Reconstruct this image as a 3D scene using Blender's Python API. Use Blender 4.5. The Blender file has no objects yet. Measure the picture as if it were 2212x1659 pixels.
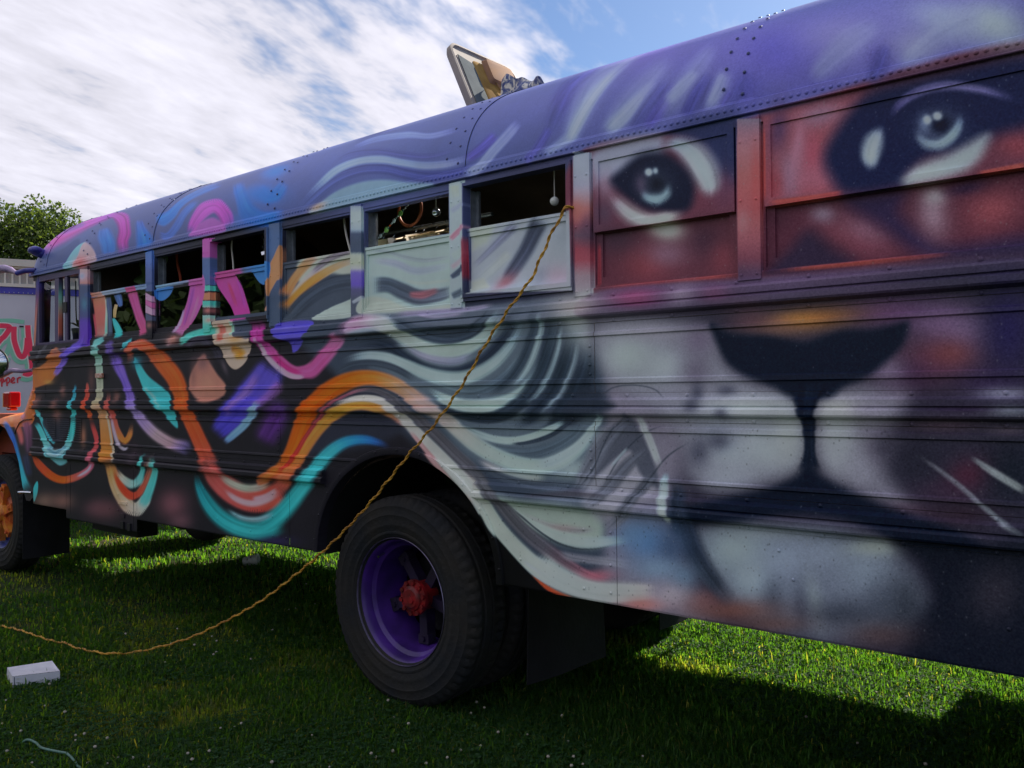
import bpy, math, random
import numpy as np
from mathutils import Vector, Matrix
random.seed(4); RNG=np.random.default_rng(11)
S=bpy.context.scene; COL=S.collection
# ------------------------------------------------------------------ camera
cam=bpy.data.objects.new('camera',bpy.data.cameras.new('camera')); COL.objects.link(cam)
r_,u_,w_=Vector((0.769094,0.639071,-0.009089)),Vector((0.01388,-0.002483,0.999901)),Vector((-0.638985,0.769144,0.01078))
M=Matrix((r_,u_,-w_)).transposed().to_4x4(); M.translation=Vector((0,-2.88794,1.51))
cam.matrix_world=M; cam.data.sensor_width=36; cam.data.lens=30.154; cam.data.clip_start=.05; cam.data.clip_end=2000
S.camera=cam
# ------------------------------------------------------------------ sky, sun, exposure
SUN_EL=math.radians(36); SUN_AZ=math.radians(1.5)
world=bpy.data.worlds.new('World'); S.world=world; world.use_nodes=True
def sky_nodes():
    nt=world.node_tree; N=nt.nodes; L=nt.links; N.clear()
    out=N.new('ShaderNodeOutputWorld'); bg=N.new('ShaderNodeBackground'); L.new(bg.outputs[0],out.inputs[0])
    sky=N.new('ShaderNodeTexSky'); sky.sky_type='NISHITA'; sky.sun_disc=False
    sky.sun_elevation=SUN_EL; sky.sun_rotation=SUN_AZ; sky.altitude=100; sky.air_density=1.0; sky.dust_density=.6; sky.ozone_density=2.2
    tc=N.new('ShaderNodeTexCoord'); sep=N.new('ShaderNodeSeparateXYZ'); L.new(tc.outputs['Generated'],sep.inputs[0])
    def mth(op,a,b=None,c=None,clamp=False):
        n=N.new('ShaderNodeMath'); n.operation=op; n.use_clamp=clamp
        for i,q in enumerate((a,b,c)):
            if q is None: continue
            if isinstance(q,(int,float)): n.inputs[i].default_value=q
            else: L.new(q,n.inputs[i])
        return n.outputs[0]
    z=mth('ADD',mth('MAXIMUM',sep.outputs[2],0.0),.13)
    px=mth('DIVIDE',sep.outputs[0],z); py=mth('DIVIDE',sep.outputs[1],z)
    # streets of cloud: stretch along one direction of the layer
    ca,sa=math.cos(math.radians(CLOUD_ROT)),math.sin(math.radians(CLOUD_ROT))
    qa=mth('ADD',mth('MULTIPLY',px,ca),mth('MULTIPLY',py,sa)); qb=mth('ADD',mth('MULTIPLY',px,-sa),mth('MULTIPLY',py,ca))
    def noise(sx,sy,ox,oy,scale,det,rough,dist=0.0):
        c=N.new('ShaderNodeCombineXYZ'); L.new(mth('ADD',mth('MULTIPLY',qa,sx),ox),c.inputs[0]); L.new(mth('ADD',mth('MULTIPLY',qb,sy),oy),c.inputs[1])
        n=N.new('ShaderNodeTexNoise'); n.inputs['Scale'].default_value=scale; n.inputs['Detail'].default_value=det; n.inputs['Roughness'].default_value=rough; n.inputs['Distortion'].default_value=dist
        L.new(c.outputs[0],n.inputs['Vector']); return n.outputs['Fac']
    big=noise(.55,1.0,CLOUD_OX,CLOUD_OY,.42,2,.5)
    st=noise(.42,1.0,3.1,7.7,2.4,5,.6,.25)
    fine=noise(.5,1.0,1.3,2.2,8.5,4,.6,.15)
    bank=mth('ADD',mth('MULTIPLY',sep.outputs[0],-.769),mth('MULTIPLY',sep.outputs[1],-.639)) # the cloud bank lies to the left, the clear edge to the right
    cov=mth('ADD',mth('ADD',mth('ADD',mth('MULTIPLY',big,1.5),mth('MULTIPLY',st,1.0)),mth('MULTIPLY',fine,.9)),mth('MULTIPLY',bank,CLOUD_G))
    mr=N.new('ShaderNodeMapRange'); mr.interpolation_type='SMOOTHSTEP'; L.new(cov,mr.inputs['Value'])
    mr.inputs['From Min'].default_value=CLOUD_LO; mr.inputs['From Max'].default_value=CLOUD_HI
    shade=N.new('ShaderNodeMapRange'); L.new(mth('ADD',mth('MULTIPLY',st,.6),mth('MULTIPLY',fine,.4)),shade.inputs['Value'])
    shade.inputs['From Min'].default_value=.32; shade.inputs['From Max'].default_value=.62; shade.inputs['To Min'].default_value=.60; shade.inputs['To Max'].default_value=1.02
    cc=N.new('ShaderNodeCombineColor')
    for i,q in enumerate((.895,.885,1.0)): L.new(mth('MULTIPLY',shade.outputs[0],q*CLOUD_L),cc.inputs[i])
    sk=N.new('ShaderNodeVectorMath'); sk.operation='MULTIPLY'; L.new(sky.outputs[0],sk.inputs[0]); sk.inputs[1].default_value=(SKY_S*.86,SKY_S*.98,SKY_S*1.15)
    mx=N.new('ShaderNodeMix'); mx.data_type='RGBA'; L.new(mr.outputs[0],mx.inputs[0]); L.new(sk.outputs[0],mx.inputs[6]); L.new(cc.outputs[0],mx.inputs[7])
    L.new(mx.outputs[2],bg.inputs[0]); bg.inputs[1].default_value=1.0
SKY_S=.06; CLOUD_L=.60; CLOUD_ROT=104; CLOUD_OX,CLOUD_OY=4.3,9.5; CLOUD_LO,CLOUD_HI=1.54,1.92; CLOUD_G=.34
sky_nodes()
sun=bpy.data.objects.new('sun',bpy.data.lights.new('sun','SUN')); COL.objects.link(sun)
sun.data.energy=5.0; sun.data.angle=math.radians(.5); sun.data.color=(1,.93,.80)
sd=Vector((math.sin(SUN_AZ)*math.cos(SUN_EL),math.cos(SUN_AZ)*math.cos(SUN_EL),math.sin(SUN_EL)))
sun.rotation_euler=sd.to_track_quat('Z','Y').to_euler(); sun.location=(0,30,30)
S.view_settings.view_transform='Standard'; S.view_settings.look='None'; S.view_settings.exposure=.86; S.view_settings.gamma=1; S.view_settings.use_curve_mapping=False
S.render.engine='CYCLES'; S.cycles.max_bounces=8; S.cycles.transparent_max_bounces=12
GZ=-.05   # height of the lawn; the bus was measured from a datum just above it
# ------------------------------------------------------------------ helpers
def lin(c):
    if isinstance(c,str): c=[int(c[i:i+2],16)/255 for i in (0,2,4)]
    return tuple(q/12.92 if q<.04045 else ((q+.055)/1.055)**2.4 for q in c)
class MB:
    def __init__(s): s.v=[]; s.f=[]; s.m=[]
    def add(s,V,F,mi=0):
        o=len(s.v); s.v+= [tuple(map(float,q)) for q in V]; s.f+=[tuple(i+o for i in f) for f in F]; s.m+=[mi]*len(F); return s
    def box(s,x0,x1,y0,y1,z0,z1,mi=0):
        V=[(x,y,z) for x in (x0,x1) for y in (y0,y1) for z in (z0,z1)]
        return s.add(V,[(0,1,3,2),(4,6,7,5),(0,4,5,1),(2,3,7,6),(0,2,6,4),(1,5,7,3)],mi)
    def obox(s,c,ax,ay,az,mi=0):
        c,ax,ay,az=map(Vector,(c,ax,ay,az)); V=[c+ax*i+ay*j+az*k for i in (-1,1) for j in (-1,1) for k in (-1,1)]
        return s.add(V,[(0,1,3,2),(4,6,7,5),(0,4,5,1),(2,3,7,6),(0,2,6,4),(1,5,7,3)],mi)
    def tube(s,P,r,n=8,mi=0,caps=True):
        P=[Vector(q) for q in P]; R=r if isinstance(r,(list,tuple)) else [r]*len(P); o=len(s.v); up=Vector((0,0,1)); prev=None
        for i,q in enumerate(P):
            t=(P[min(i+1,len(P)-1)]-P[max(i-1,0)]).normalized()
            if prev is None:
                a=t.cross(up if abs(t.z)<.9 else Vector((1,0,0))).normalized()
            else: a=(prev-t*prev.dot(t)).normalized()
            prev=a; b=t.cross(a)
            s.v+=[tuple(q+(a*math.cos(k*2*math.pi/n)+b*math.sin(k*2*math.pi/n))*R[i]) for k in range(n)]
        for i in range(len(P)-1):
            for k in range(n): s.f.append((o+i*n+k,o+i*n+(k+1)%n,o+(i+1)*n+(k+1)%n,o+(i+1)*n+k)); s.m.append(mi)
        if caps:
            s.f.append(tuple(o+k for k in range(n))[::-1]); s.f.append(tuple(o+(len(P)-1)*n+k for k in range(n))); s.m+=[mi,mi]
        return s
    def lathe(s,prof,c,n=48,mi=0,axis='y',rfun=None,close=False):
        # prof: (r, a) with a along the axis; axis y
        o=len(s.v); m=len(prof)
        for k in range(n):
            t=2*math.pi*k/n
            for j,(r,a) in enumerate(prof):
                rr=r+(rfun(j,k) if rfun else 0)
                if axis=='y': s.v.append((c[0]+rr*math.cos(t),c[1]+a,c[2]+rr*math.sin(t)))
                elif axis=='z': s.v.append((c[0]+rr*math.cos(t),c[1]+rr*math.sin(t),c[2]+a))
                else: s.v.append((c[0]+a,c[1]+rr*math.cos(t),c[2]+rr*math.sin(t)))
        for k in range(n):
            k2=(k+1)%n
            for j in range(m-1 if not close else m):
                j2=(j+1)%m; s.f.append((o+k*m+j,o+k*m+j2,o+k2*m+j2,o+k2*m+j)); s.m.append(mi)
        return s
    def ball(s,c,r,nu=10,nv=6,mi=0,sq=(1,1,1)):
        o=len(s.v)
        for j in range(nv+1):
            ph=math.pi*j/nv
            for k in range(nu): s.v.append((c[0]+r*sq[0]*math.sin(ph)*math.cos(2*math.pi*k/nu),c[1]+r*sq[1]*math.sin(ph)*math.sin(2*math.pi*k/nu),c[2]+r*sq[2]*math.cos(ph)))
        for j in range(nv):
            for k in range(nu):
                s.f.append((o+j*nu+k,o+(j+1)*nu+k,o+(j+1)*nu+(k+1)%nu,o+j*nu+(k+1)%nu)); s.m.append(mi)
        return s
    def dome(s,c,r,nrm=(0,-1,0),h=.6,mi=0):
        n=Vector(nrm).normalized(); a=n.cross(Vector((1,0,0)) if abs(n.x)<.9 else Vector((0,0,1))).normalized(); b=n.cross(a); c=Vector(c); o=len(s.v)
        for (rr,hh) in ((1,0),(.75,.62)): s.v+=[tuple(c+(a*math.cos(k*math.pi/3)+b*math.sin(k*math.pi/3))*r*rr+n*(r*h*hh)) for k in range(6)]
        s.v.append(tuple(c+n*r*h))
        for k in range(6):
            k2=(k+1)%6; s.f+=[(o+k,o+k2,o+6+k2,o+6+k),(o+6+k,o+6+k2,o+12)]; s.m+=[mi,mi]
        return s
    def build(s,name,mats,parent=None,smooth=0,uvfun=None):
        me=bpy.data.meshes.new(name); me.from_pydata(s.v,[],s.f)
        mats=mats if isinstance(mats,(list,tuple)) else [mats]
        for m in mats: me.materials.append(m)
        if len(mats)>1: me.polygons.foreach_set('material_index',s.m)
        if smooth:
            me.polygons.foreach_set('use_smooth',[True]*len(s.f))
        if uvfun:
            uv=me.uv_layers.new(name='UVMap'); li=np.empty(len(me.loops),np.int32); me.loops.foreach_get('vertex_index',li)
            V=np.array(s.v,np.float32)[li]; uv.data.foreach_set('uv',uvfun(V).astype(np.float32).ravel())
        me.validate(); me.update()
        if smooth and smooth<180:
            try: me.set_sharp_from_angle(angle=math.radians(smooth))
            except Exception: pass
        o=bpy.data.objects.new(name,me); COL.objects.link(o)
        if parent is not None:
            o.parent=parent
            o.location=-parent.location if parent.parent is None else (0,0,0)
        return o
def thing(name,label,cat,loc,group=None):
    o=bpy.data.objects.new(name,None); COL.objects.link(o); o.location=loc; o.empty_display_size=.2
    return tag(o,label,cat,group)
def tag(o,label,cat,group=None):
    o['label']=label; o['category']=cat
    if group: o['group']=group
    return o
def mat(name,col,rough=.5,metal=0,spec=.5,bump=0,bscale=40,var=0,vscale=8,col2=None,trans=None,coat=0):
    m=bpy.data.materials.new(name); m.use_nodes=True; N=m.node_tree.nodes; L=m.node_tree.links; b=N['Principled BSDF']
    c=lin(col) if isinstance(col,str) else col
    b.inputs['Base Color'].default_value=(*c,1); b.inputs['Roughness'].default_value=rough; b.inputs['Metallic'].default_value=metal
    b.inputs['Specular IOR Level'].default_value=spec; b.inputs['Coat Weight'].default_value=coat
    if trans: b.inputs['Transmission Weight'].default_value=trans
    tc=N.new('ShaderNodeTexCoord')
    if var or col2:
        n=N.new('ShaderNodeTexNoise'); n.inputs['Scale'].default_value=vscale; n.inputs['Detail'].default_value=5; L.new(tc.outputs['Object'],n.inputs['Vector'])
        r=N.new('ShaderNodeValToRGB'); r.color_ramp.elements[0].position=.34; r.color_ramp.elements[1].position=.66
        d=col2 if col2 is not None else tuple(q*(1-var) for q in c)
        if isinstance(d,str): d=lin(d)
        r.color_ramp.elements[0].color=(*d,1); r.color_ramp.elements[1].color=(*c,1)
        L.new(n.outputs['Fac'],r.inputs[0]); L.new(r.outputs[0],b.inputs['Base Color'])
    if bump:
        n2=N.new('ShaderNodeTexNoise'); n2.inputs['Scale'].default_value=bscale; n2.inputs['Detail'].default_value=4; L.new(tc.outputs['Object'],n2.inputs['Vector'])
        bp=N.new('ShaderNodeBump'); bp.inputs['Strength'].default_value=bump; bp.inputs['Distance'].default_value=.01; L.new(n2.outputs['Fac'],bp.inputs['Height']); L.new(bp.outputs[0],b.inputs['Normal'])
    return m
# ---- brushwork of the mural: strokes, patches and sprayed dabs in millimetres on the bus side (x, height)
OPS=[
('g',0.9,'56629a',-3821,2874,1424,-495,666,-708),
('g',0.9,'5e629e',-1952,2715,832,-240,94,-332),
('g',0.95,'6660a8',-1207,2753,622,-240,66,-325),
('g',0.9,'7674b4',-625,2644,316,-103,8,-160),
('g',0.8,'525e8c',-6742,2732,1356,-202,205,-192),
('p',135.5,1.0,'6c6874',[-1988,1905,-1359,1887,-397,1893,-297,1433,-303,997,-775,658,-1553,593,-1949,702,-2164,1322]),
('p',14.9,1.0,'5c3440',[-2048,2471,-1352,2473,-389,2518,-287,2164,-398,1876,-1359,1905,-1977,1907]),
('p',108.1,0.9,'4a4250',[-895,1832,-695,1815,-344,1812,-298,1371,-355,990,-705,1015,-834,1214,-899,1499]),
('p',42.2,1.0,'343c48',[-4006,1895,-3172,1910,-2371,1897,-1962,1829,-1906,1513,-1933,1136,-1966,781,-2385,714,-2706,1088,-3179,1368,-3664,1651]),
('p',34.8,0.95,'505c65',[-3339,1659,-3174,1732,-3007,1816,-2650,1775,-2425,1874,-2285,1864,-2253,1662,-2358,1503,-2206,1416,-2045,1424,-1937,1425,-1939,1261,-2087,1159,-2380,1136,-2656,1212,-2854,1359,-3065,1522,-3222,1617]),
('s',0.5,1.0,'c04aa0 c448a2 a8429e 86409a a03c98 a63c98 b03c98',[-7448,2687,219,-86,-7485,2843,391,-176,-7287,2931,448,-218,-7015,2957,337,-169,-6794,2994,300,-152,-6598,2997,251,-144,-6179,2837,-42,-55,-5979,2689,-135,18,-5957,2595,-111,11,-5895,2498,-97,-2]),
('s',0.6,0.8,'6a4a98 744a98',[-7800,2981,355,-164,-7393,2979,351,-170,-7050,3010,279,-139]),
('p',15.8,0.9,'44507a',[-7311,2641,-6971,2680,-6796,2740,-6691,2678,-6799,2583,-6928,2503,-7347,2502]),
('p',9.6,1.0,'78b0c0',[-6886,2507,-6807,2605,-6707,2668,-6591,2678,-6556,2596,-6629,2494]),
('p',14.4,1.0,'c8a4ac',[-6664,2588,-6637,2665,-6579,2676,-6432,2613,-6349,2543,-6336,2503,-6629,2499,-6719,2503]),
('g',0.9,'e07070',-6596,2520,123,-13,2,-45),
('s',0.65,1.0,'4468b4 3c78d2 3a70cc',[-6395,2791,-115,11,-6269,2686,-155,3,-6183,2612,-152,3,-6143,2530,-139,7]),
('s',0.65,1.0,'4858a0 3a78e0 2e7ae6',[-5850,2770,-67,3,-5739,2674,-85,-1,-5656,2595,-131,-4,-5608,2516,-156,-1]),
('s',0.6,0.9,'2e78e0 3a7ce0 4a70c8',[-5593,2728,30,-49,-5471,2701,86,-74,-5374,2736,102,-56,-5348,2800,92,-50,-5298,2872,106,-67,-5171,2939,141,-95,-4994,2950,126,-89]),
('s',0.6,0.7,'4a6ccc 4878d8',[-5477,2591,2,-37,-5332,2563,36,-37,-5231,2622,67,-31,-5183,2711,67,-34,-5095,2795,76,-43]),
('s',0.5,1.0,'b04cb4 b454b8 b250b4 ae48ac ac48a8',[-5071,2530,49,-18,-5008,2627,89,-40,-4929,2698,111,-78,-4802,2694,9,-70,-4668,2611,-85,-18,-4603,2520,-79,-5]),
('p',13.4,0.8,'b860b8',[-5047,2527,-4962,2593,-4816,2616,-4685,2563,-4623,2507,-4799,2505]),
('s',0.65,1.0,'4474d0 2e78e0 2c78e4',[-4761,2913,-93,11,-4540,2716,-80,-4,-4411,2590,-76,-41,-4244,2527,-4,-58,-4039,2521,16,-48]),
('s',0.65,1.0,'4a70cc 2c7ae8 4078dc',[-4399,2759,-26,-35,-4252,2666,-11,-53,-4159,2659,69,-55,-4107,2730,86,-49]),
('g',0.8,'4a84e0',-4338,2886,88,11,80,-65),
('g',0.9,'3478dc',-4332,2695,228,-41,40,-72),
('g',0.7,'3a80e4',-4364,2902,91,13,104,-84),
('g',0.8,'3a70d0',-4363,2543,192,-27,4,-56),
('s',0.6,0.85,'50609a 4a5490 464e8e 484c90',[-3929,2518,38,-28,-3798,2586,53,-42,-3633,2659,57,-56,-3436,2677,34,-52,-3232,2645,9,-45,-3061,2588,-4,-39,-2895,2543,2,-38,-2710,2526,13,-33,-2595,2557,20,-27]),
('s',0.7000000000000001,1.0,'7e94c8 92b0da 9ab6de 98b2de 8ea6dc 8e9cd8 8a90d0',[-3877,2580,16,-12,-3747,2655,36,-27,-3633,2721,43,-39,-3476,2739,32,-40,-3291,2710,16,-38,-3095,2648,3,-28,-2932,2602,5,-29,-2764,2582,11,-28,-2627,2592,12,-23]),
('s',0.7,0.8,'6878c4 8498d4 7a84cc',[-3655,2897,33,-32,-3481,2931,72,-74,-3186,2862,42,-55,-2967,2783,22,-34,-2773,2772,22,-33]),
('p',11.3,1.0,'86a6c0',[-3762,2524,-3608,2581,-3422,2601,-3228,2584,-3032,2536,-2862,2496,-3166,2495,-3476,2493,-3789,2494]),
('s',0.95,0.6,'4a5288 444a84 4a4e8c 545896',[-3721,2780,34,-31,-3599,2825,58,-61,-3370,2786,35,-54,-3114,2701,11,-35,-2911,2648,11,-28,-2716,2649,13,-25]),
('s',0.95,0.6,'424a80 40467c 464a84',[-3774,3020,102,-93,-3593,3051,99,-90,-3373,3029,111,-116]),
('g',0.85,'c8a088',-3735,2520,67,10,13,-19),
('s',0.7,0.8,'5650a0 524ea0 5650a4',[-2674,2579,25,-28,-2575,2620,38,-38,-2495,2674,44,-41]),
('s',0.6,0.9,'9aa8d8 8e9cd4 8088cc',[-2670,2501,17,-22,-2575,2532,33,-32,-2505,2591,34,-28,-2433,2651,37,-31,-2378,2712,35,-31]),
('s',0.7,0.7,'5a58a8 5050a0',[-2312,2492,27,-20,-2237,2566,34,-23,-2188,2641,32,-22]),
('s',0.8,0.8,'8a98d0 98aacf',[-2210,2514,20,-25,-2121,2550,27,-34,-2035,2587,28,-35]),
('s',0.7,0.95,'96aac8 8e9ecc 7e86cc',[-2093,2545,34,-20,-2042,2642,47,-32,-1993,2767,51,-48,-1942,2909,50,-67,-1919,3061,57,-85]),
('s',0.8,0.6,'5850a4 5a54ac',[-2191,2703,65,-57,-2151,2879,114,-128,-2087,3009,112,-129]),
('s',0.8,0.9,'92a4c4 8c98cc 7c80c8',[-1907,2545,36,-38,-1818,2610,45,-45,-1747,2681,37,-39,-1690,2741,27,-31]),
('s',0.8,0.7,'5450a0 5a52a8',[-1721,2516,33,-26,-1647,2607,40,-35,-1582,2686,36,-36]),
('s',0.8,0.85,'8e9aca 8a90cc',[-1638,2614,31,-34,-1570,2673,33,-37,-1515,2729,24,-29]),
('s',0.8,0.85,'46468c 4a4898',[-1548,2531,35,-20,-1515,2611,33,-22,-1485,2668,21,-17]),
('s',0.8,0.7,'8c94cc 8a90c8',[-1448,2560,33,-23,-1417,2622,34,-24,-1398,2682,24,-18]),
('s',0.8,0.7,'4a4890 504a98',[-1403,2550,19,-17,-1362,2599,20,-18]),
('g',0.7,'5450a8',-1203,2730,139,-49,22,-125),
('g',0.6,'4c4a9c',-1302,2592,68,-17,4,-68),
('g',0.7,'8a88c4',-983,2713,155,-55,14,-103),
('g',0.85,'544e92',-845,2578,42,-11,1,-61),
('g',0.7,'9496c0',-738,2594,73,-21,2,-60),
('g',0.7,'9eaec6',-657,2662,100,-79,-14,-57),
('g',0.85,'acc0c4',-514,2601,90,-67,-17,-56),
('g',0.6,'7e62bc',-1953,3149,212,0,172,-276),
('s',0.98,0.5,'a4b4d0 9aa6cc 8c92c6',[-2116,2521,51,-30,-2051,2646,87,-60,-2039,2890,167,-180,-1951,3035,110,-85,-1893,3122,30,9]),
('s',0.98,0.42,'a4b4d0 9aa6cc 8c92c6',[-1927,2522,35,-31,-1831,2615,75,-71,-1736,2733,94,-103,-1664,2880,92,-127]),
('s',0.98,0.38,'a4b4d0 9aa6cc 8c92c6',[-1663,2556,33,-31,-1578,2648,66,-64,-1517,2760,72,-78,-1482,2889,59,-81]),
('s',0.98,0.45,'a4b4d0 9aa6cc 8c92c6',[-1466,2539,27,-22,-1416,2605,52,-40,-1384,2699,52,-40]),
('s',0.98,0.4,'a4b4d0 9aa6cc 8c92c6',[-1077,2554,23,-29,-1013,2611,46,-64,-932,2676,52,-87,-843,2724,29,-57]),
('s',0.98,0.4,'a4b4d0 9aa6cc 8c92c6',[-790,2528,19,-27,-726,2578,35,-59,-638,2630,34,-77,-540,2650,19,-57]),
('s',0.95,0.6,'3c4078 444684 4c4c92',[-2200,2576,49,-24,-2172,2749,99,-70,-2179,3001,142,-134,-2115,3129,30,9]),
('s',0.95,0.55,'3c4078 444684 4c4c92',[-1781,2519,36,-28,-1707,2612,56,-47,-1629,2724,56,-56]),
('s',0.95,0.7,'3c4078 444684 4c4c92',[-1539,2513,41,-26,-1492,2606,55,-38,-1455,2700,40,-31]),
('s',0.95,0.5,'3c4078 444684 4c4c92',[-1369,2509,27,-18,-1327,2582,39,-27,-1299,2653,29,-21]),
('s',0.95,0.6,'3c4078 444684 4c4c92',[-873,2490,27,-18,-845,2556,41,-28,-820,2625,28,-21]),
('s',0.8,0.8,'a8b8cc a0acc8',[-2093,2535,21,-12,-2040,2636,34,-23,-1985,2763,34,-33,-1936,2922,33,-43]),
('s',0.8,0.75,'9cacc8 949cc8',[-1895,2552,21,-22,-1812,2613,32,-32,-1737,2688,19,-19]),
('p',4.1,1.0,'3a3448',[-7386,2495,-6585,2469,-6545,1930,-7507,1931]),
('s',0.44999999999999996,1.0,'303862 3a3060 7a4a4c 9c5c48 8a5040',[-7368,2493,-49,6,-7387,2388,-49,6,-7427,2229,-56,6,-7459,2070,-60,5,-7481,1909,-60,4]),
('s',0.44999999999999996,1.0,'3c4a5a 64a090 9a5548 a05040',[-6966,2434,-36,4,-6972,2302,-36,3,-6974,2125,-40,3,-6978,1966,-43,2]),
('s',0.05,1.0,'c89ca0 c090a0 d0807c 3c4660 384260 3a3e66 4a3488 523090',[-6531,2464,-70,7,-6531,2414,-70,7,-6531,2360,-70,6,-6532,2340,-70,6,-6533,2217,-70,5,-6533,2118,-70,5,-6534,2068,-72,4,-6524,1890,-76,2]),
('g',0.8,'90a4c8',-6563,2414,47,-4,0,-26),
('g',0.6,'3a7080',-6528,2203,56,-4,0,-51),
('s',0.05,1.0,'4668a8 4c64a0 44527c 424e74 424e72',[-5560,2498,-52,6,-5560,2425,-47,5,-5561,2356,-47,5,-5562,2270,-47,4,-5562,2218,-47,4]),
('p',4.3,1.0,'c48cb4',[-5610,2213,-5515,2180,-5511,2141,-5614,2166]),
('p',5.2,1.0,'c05c94',[-5610,2165,-5511,2136,-5512,2098,-5615,2135]),
('p',5.2,1.0,'c490b4',[-5610,2131,-5512,2094,-5512,2051,-5615,2079]),
('p',6.0,1.0,'40465c',[-5615,2077,-5508,2042,-5508,2016,-5620,2023]),
('g',0.8,'8a5c58',-5564,1989,43,-2,0,-22),
('s',0.04,1.0,'b854a4 b85aa4 b454a0 b454a0 46587c 465880 44567c',[-4827,2488,-65,8,-4827,2430,-65,8,-4827,2391,-65,7,-4828,2372,-65,7,-4828,2356,-65,7,-4829,2284,-65,6,-4829,2197,-65,6]),
('s',0.04,1.0,'54ccb4 50c4ac 54c8b0',[-4829,2193,-65,6,-4830,2176,-65,6,-4830,2159,-65,5]),
('p',5.8,1.0,'e08060',[-4896,2150,-4763,2146,-4764,2098,-4896,2108]),
('s',0.04,1.0,'54c8b4 54c4b0 7a9c94',[-4830,2098,-65,5,-4831,2077,-65,5,-4831,2057,-65,5]),
('g',0.95,'a86460',-4823,2037,62,-4,0,-19),
('s',0.04,1.0,'80b0a4 70bca8 54c8b0 54c4ae',[-4837,2009,-62,4,-4838,1975,-62,4,-4838,1937,-62,5,-4843,1903,-62,6]),
('g',0.9,'b47c74',-4815,1976,53,-3,0,-15),
('s',0.04,1.0,'42526e 44587a 465a7c 404e6a 3a4658 3c485a 3c485a',[-4135,2487,-60,8,-4136,2421,-60,7,-4137,2332,-60,7,-4138,2199,-60,6,-4140,2066,-60,5,-4140,1977,-60,4,-4141,1897,-60,3]),
('p',5.3,1.0,'dc8a60',[-4080,2352,-4082,2180,-4116,2157,-4172,2104,-4195,2079,-4206,2161,-4182,2248,-4144,2293]),
('p',2.5,1.0,'3c4450',[-4075,2257,-3460,2257,-3464,1902,-4078,1923]),
('p',20.9,0.95,'b8c0ac',[-3888,2263,-3460,2265,-3462,2104,-3659,2163,-3848,2131,-3960,2158]),
('s',0.6,1.0,'c87c50 d88c58 d69464 c8a090',[-4077,2055,50,-18,-4003,2145,46,-21,-3889,2220,34,-25,-3764,2262,20,-19]),
('s',0.7,1.0,'c0a88c b8b0a4 a89ca8',[-4033,2034,37,-20,-3890,2135,39,-27,-3725,2204,27,-24]),
('s',0.7,0.9,'6a6470 645c66 5c5460',[-3861,2166,17,-15,-3724,2220,21,-23,-3593,2248,14,-24,-3460,2257,9,-21]),
('s',0.6,1.0,'cc7c3c d88838 dc9048 d4a878 c4b8a0',[-4078,1976,66,-34,-3990,2039,55,-32,-3862,2115,39,-29,-3725,2166,24,-27,-3581,2197,14,-23,-3460,2209,9,-20]),
('s',0.44999999999999996,1.0,'38404a 343c48 343c48 363e4a 3a424e',[-4079,1910,61,-33,-3934,2009,66,-44,-3794,2067,48,-50,-3660,2097,28,-54,-3531,2102,9,-54,-3443,2094,-1,-53]),
('p',4.9,1.0,'b4c8bc',[-3795,1918,-3700,1967,-3583,1993,-3456,2005,-3457,1916]),
('s',0.04,1.0,'8a9ab0 a4b8b8 a8bcbc 9ab0bc 3e485c 3c4656 3c4658 b0bca8 b4c0a0 b0b4b4 6c60b8 6452b8 4c4a6c 464c5a 484e5c',[-3423,2479,-45,7,-3424,2446,-45,6,-3424,2406,-45,6,-3424,2366,-45,6,-3424,2338,-45,5,-3424,2294,-45,5,-3425,2249,-45,5,-3424,2225,-45,5,-3424,2189,-45,5,-3424,2161,-45,5,-3425,2137,-45,4,-3424,2084,-45,4,-3424,2052,-45,4,-3425,1996,-45,3,-3425,1895,-45,3]),
('s',0.6,1.0,'8c94a4 9ca4ac',[-3463,1983,8,-10,-3420,1996,10,-12,-3377,2008,10,-12]),
('p',2.3,1.0,'a4beb8',[-3374,2264,-2752,2257,-2756,1912,-3378,1924]),
('s',0.7,0.9,'707c80 7c888c 788488 8c989c',[-3374,2248,-1,-10,-3226,2225,-4,-14,-3080,2180,-5,-17,-2939,2152,1,-17,-2753,2152,2,-12]),
('s',0.8,0.8,'98a4b0 8c94ac 8a96aa 98a8b0',[-3369,2199,-4,-21,-3170,2162,-10,-29,-3004,2107,-1,-30,-2754,2112,5,-24]),
('s',0.5,1.0,'444c58 3e4854 404854 444a56 545c68 6c7880',[-3376,2064,7,-63,-3228,2059,-11,-51,-3115,2018,-29,-50,-2994,1978,-11,-53,-2867,1976,12,-45,-2745,1995,15,-35]),
('s',0.8,0.9,'7c4c54 845058 705058',[-3082,2000,-2,-20,-2973,1988,6,-30,-2857,2004,8,-19]),
('s',0.8,0.7,'b0c4b8 b4c8ba b0c4b8',[-3103,2071,-3,-10,-2972,2044,0,-13,-2755,2043,1,-10]),
('p',9.2,1.0,'bccab8',[-3377,2004,-3252,1995,-3116,1949,-2974,1920,-2756,1923,-2756,1898,-3378,1917]),
('p',2.2,1.0,'a0b4b8',[-2761,2491,-2668,2490,-2672,1888,-2758,1894]),
('s',0.8,0.8,'b4c4a8 a8bcb8',[-2730,2479,-46,2,-2716,2411,-46,1]),
('s',0.7,0.95,'a46878 b0788c',[-2763,2222,16,-14,-2712,2252,17,-16,-2658,2281,13,-12]),
('s',0.8,0.6,'8e98b8 8c98b8',[-2761,2353,14,-19,-2662,2382,13,-18]),
('s',0.8,0.7,'a8c0b8',[-2754,2141,19,-28,-2664,2167,19,-27]),
('s',0.6,1.0,'404858 3c4654',[-2760,2047,10,-12,-2715,2064,17,-17,-2660,2095,16,-15]),
('s',0.7,0.9,'404a56 404a56',[-2756,1959,13,-22,-2667,1981,15,-27]),
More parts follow.
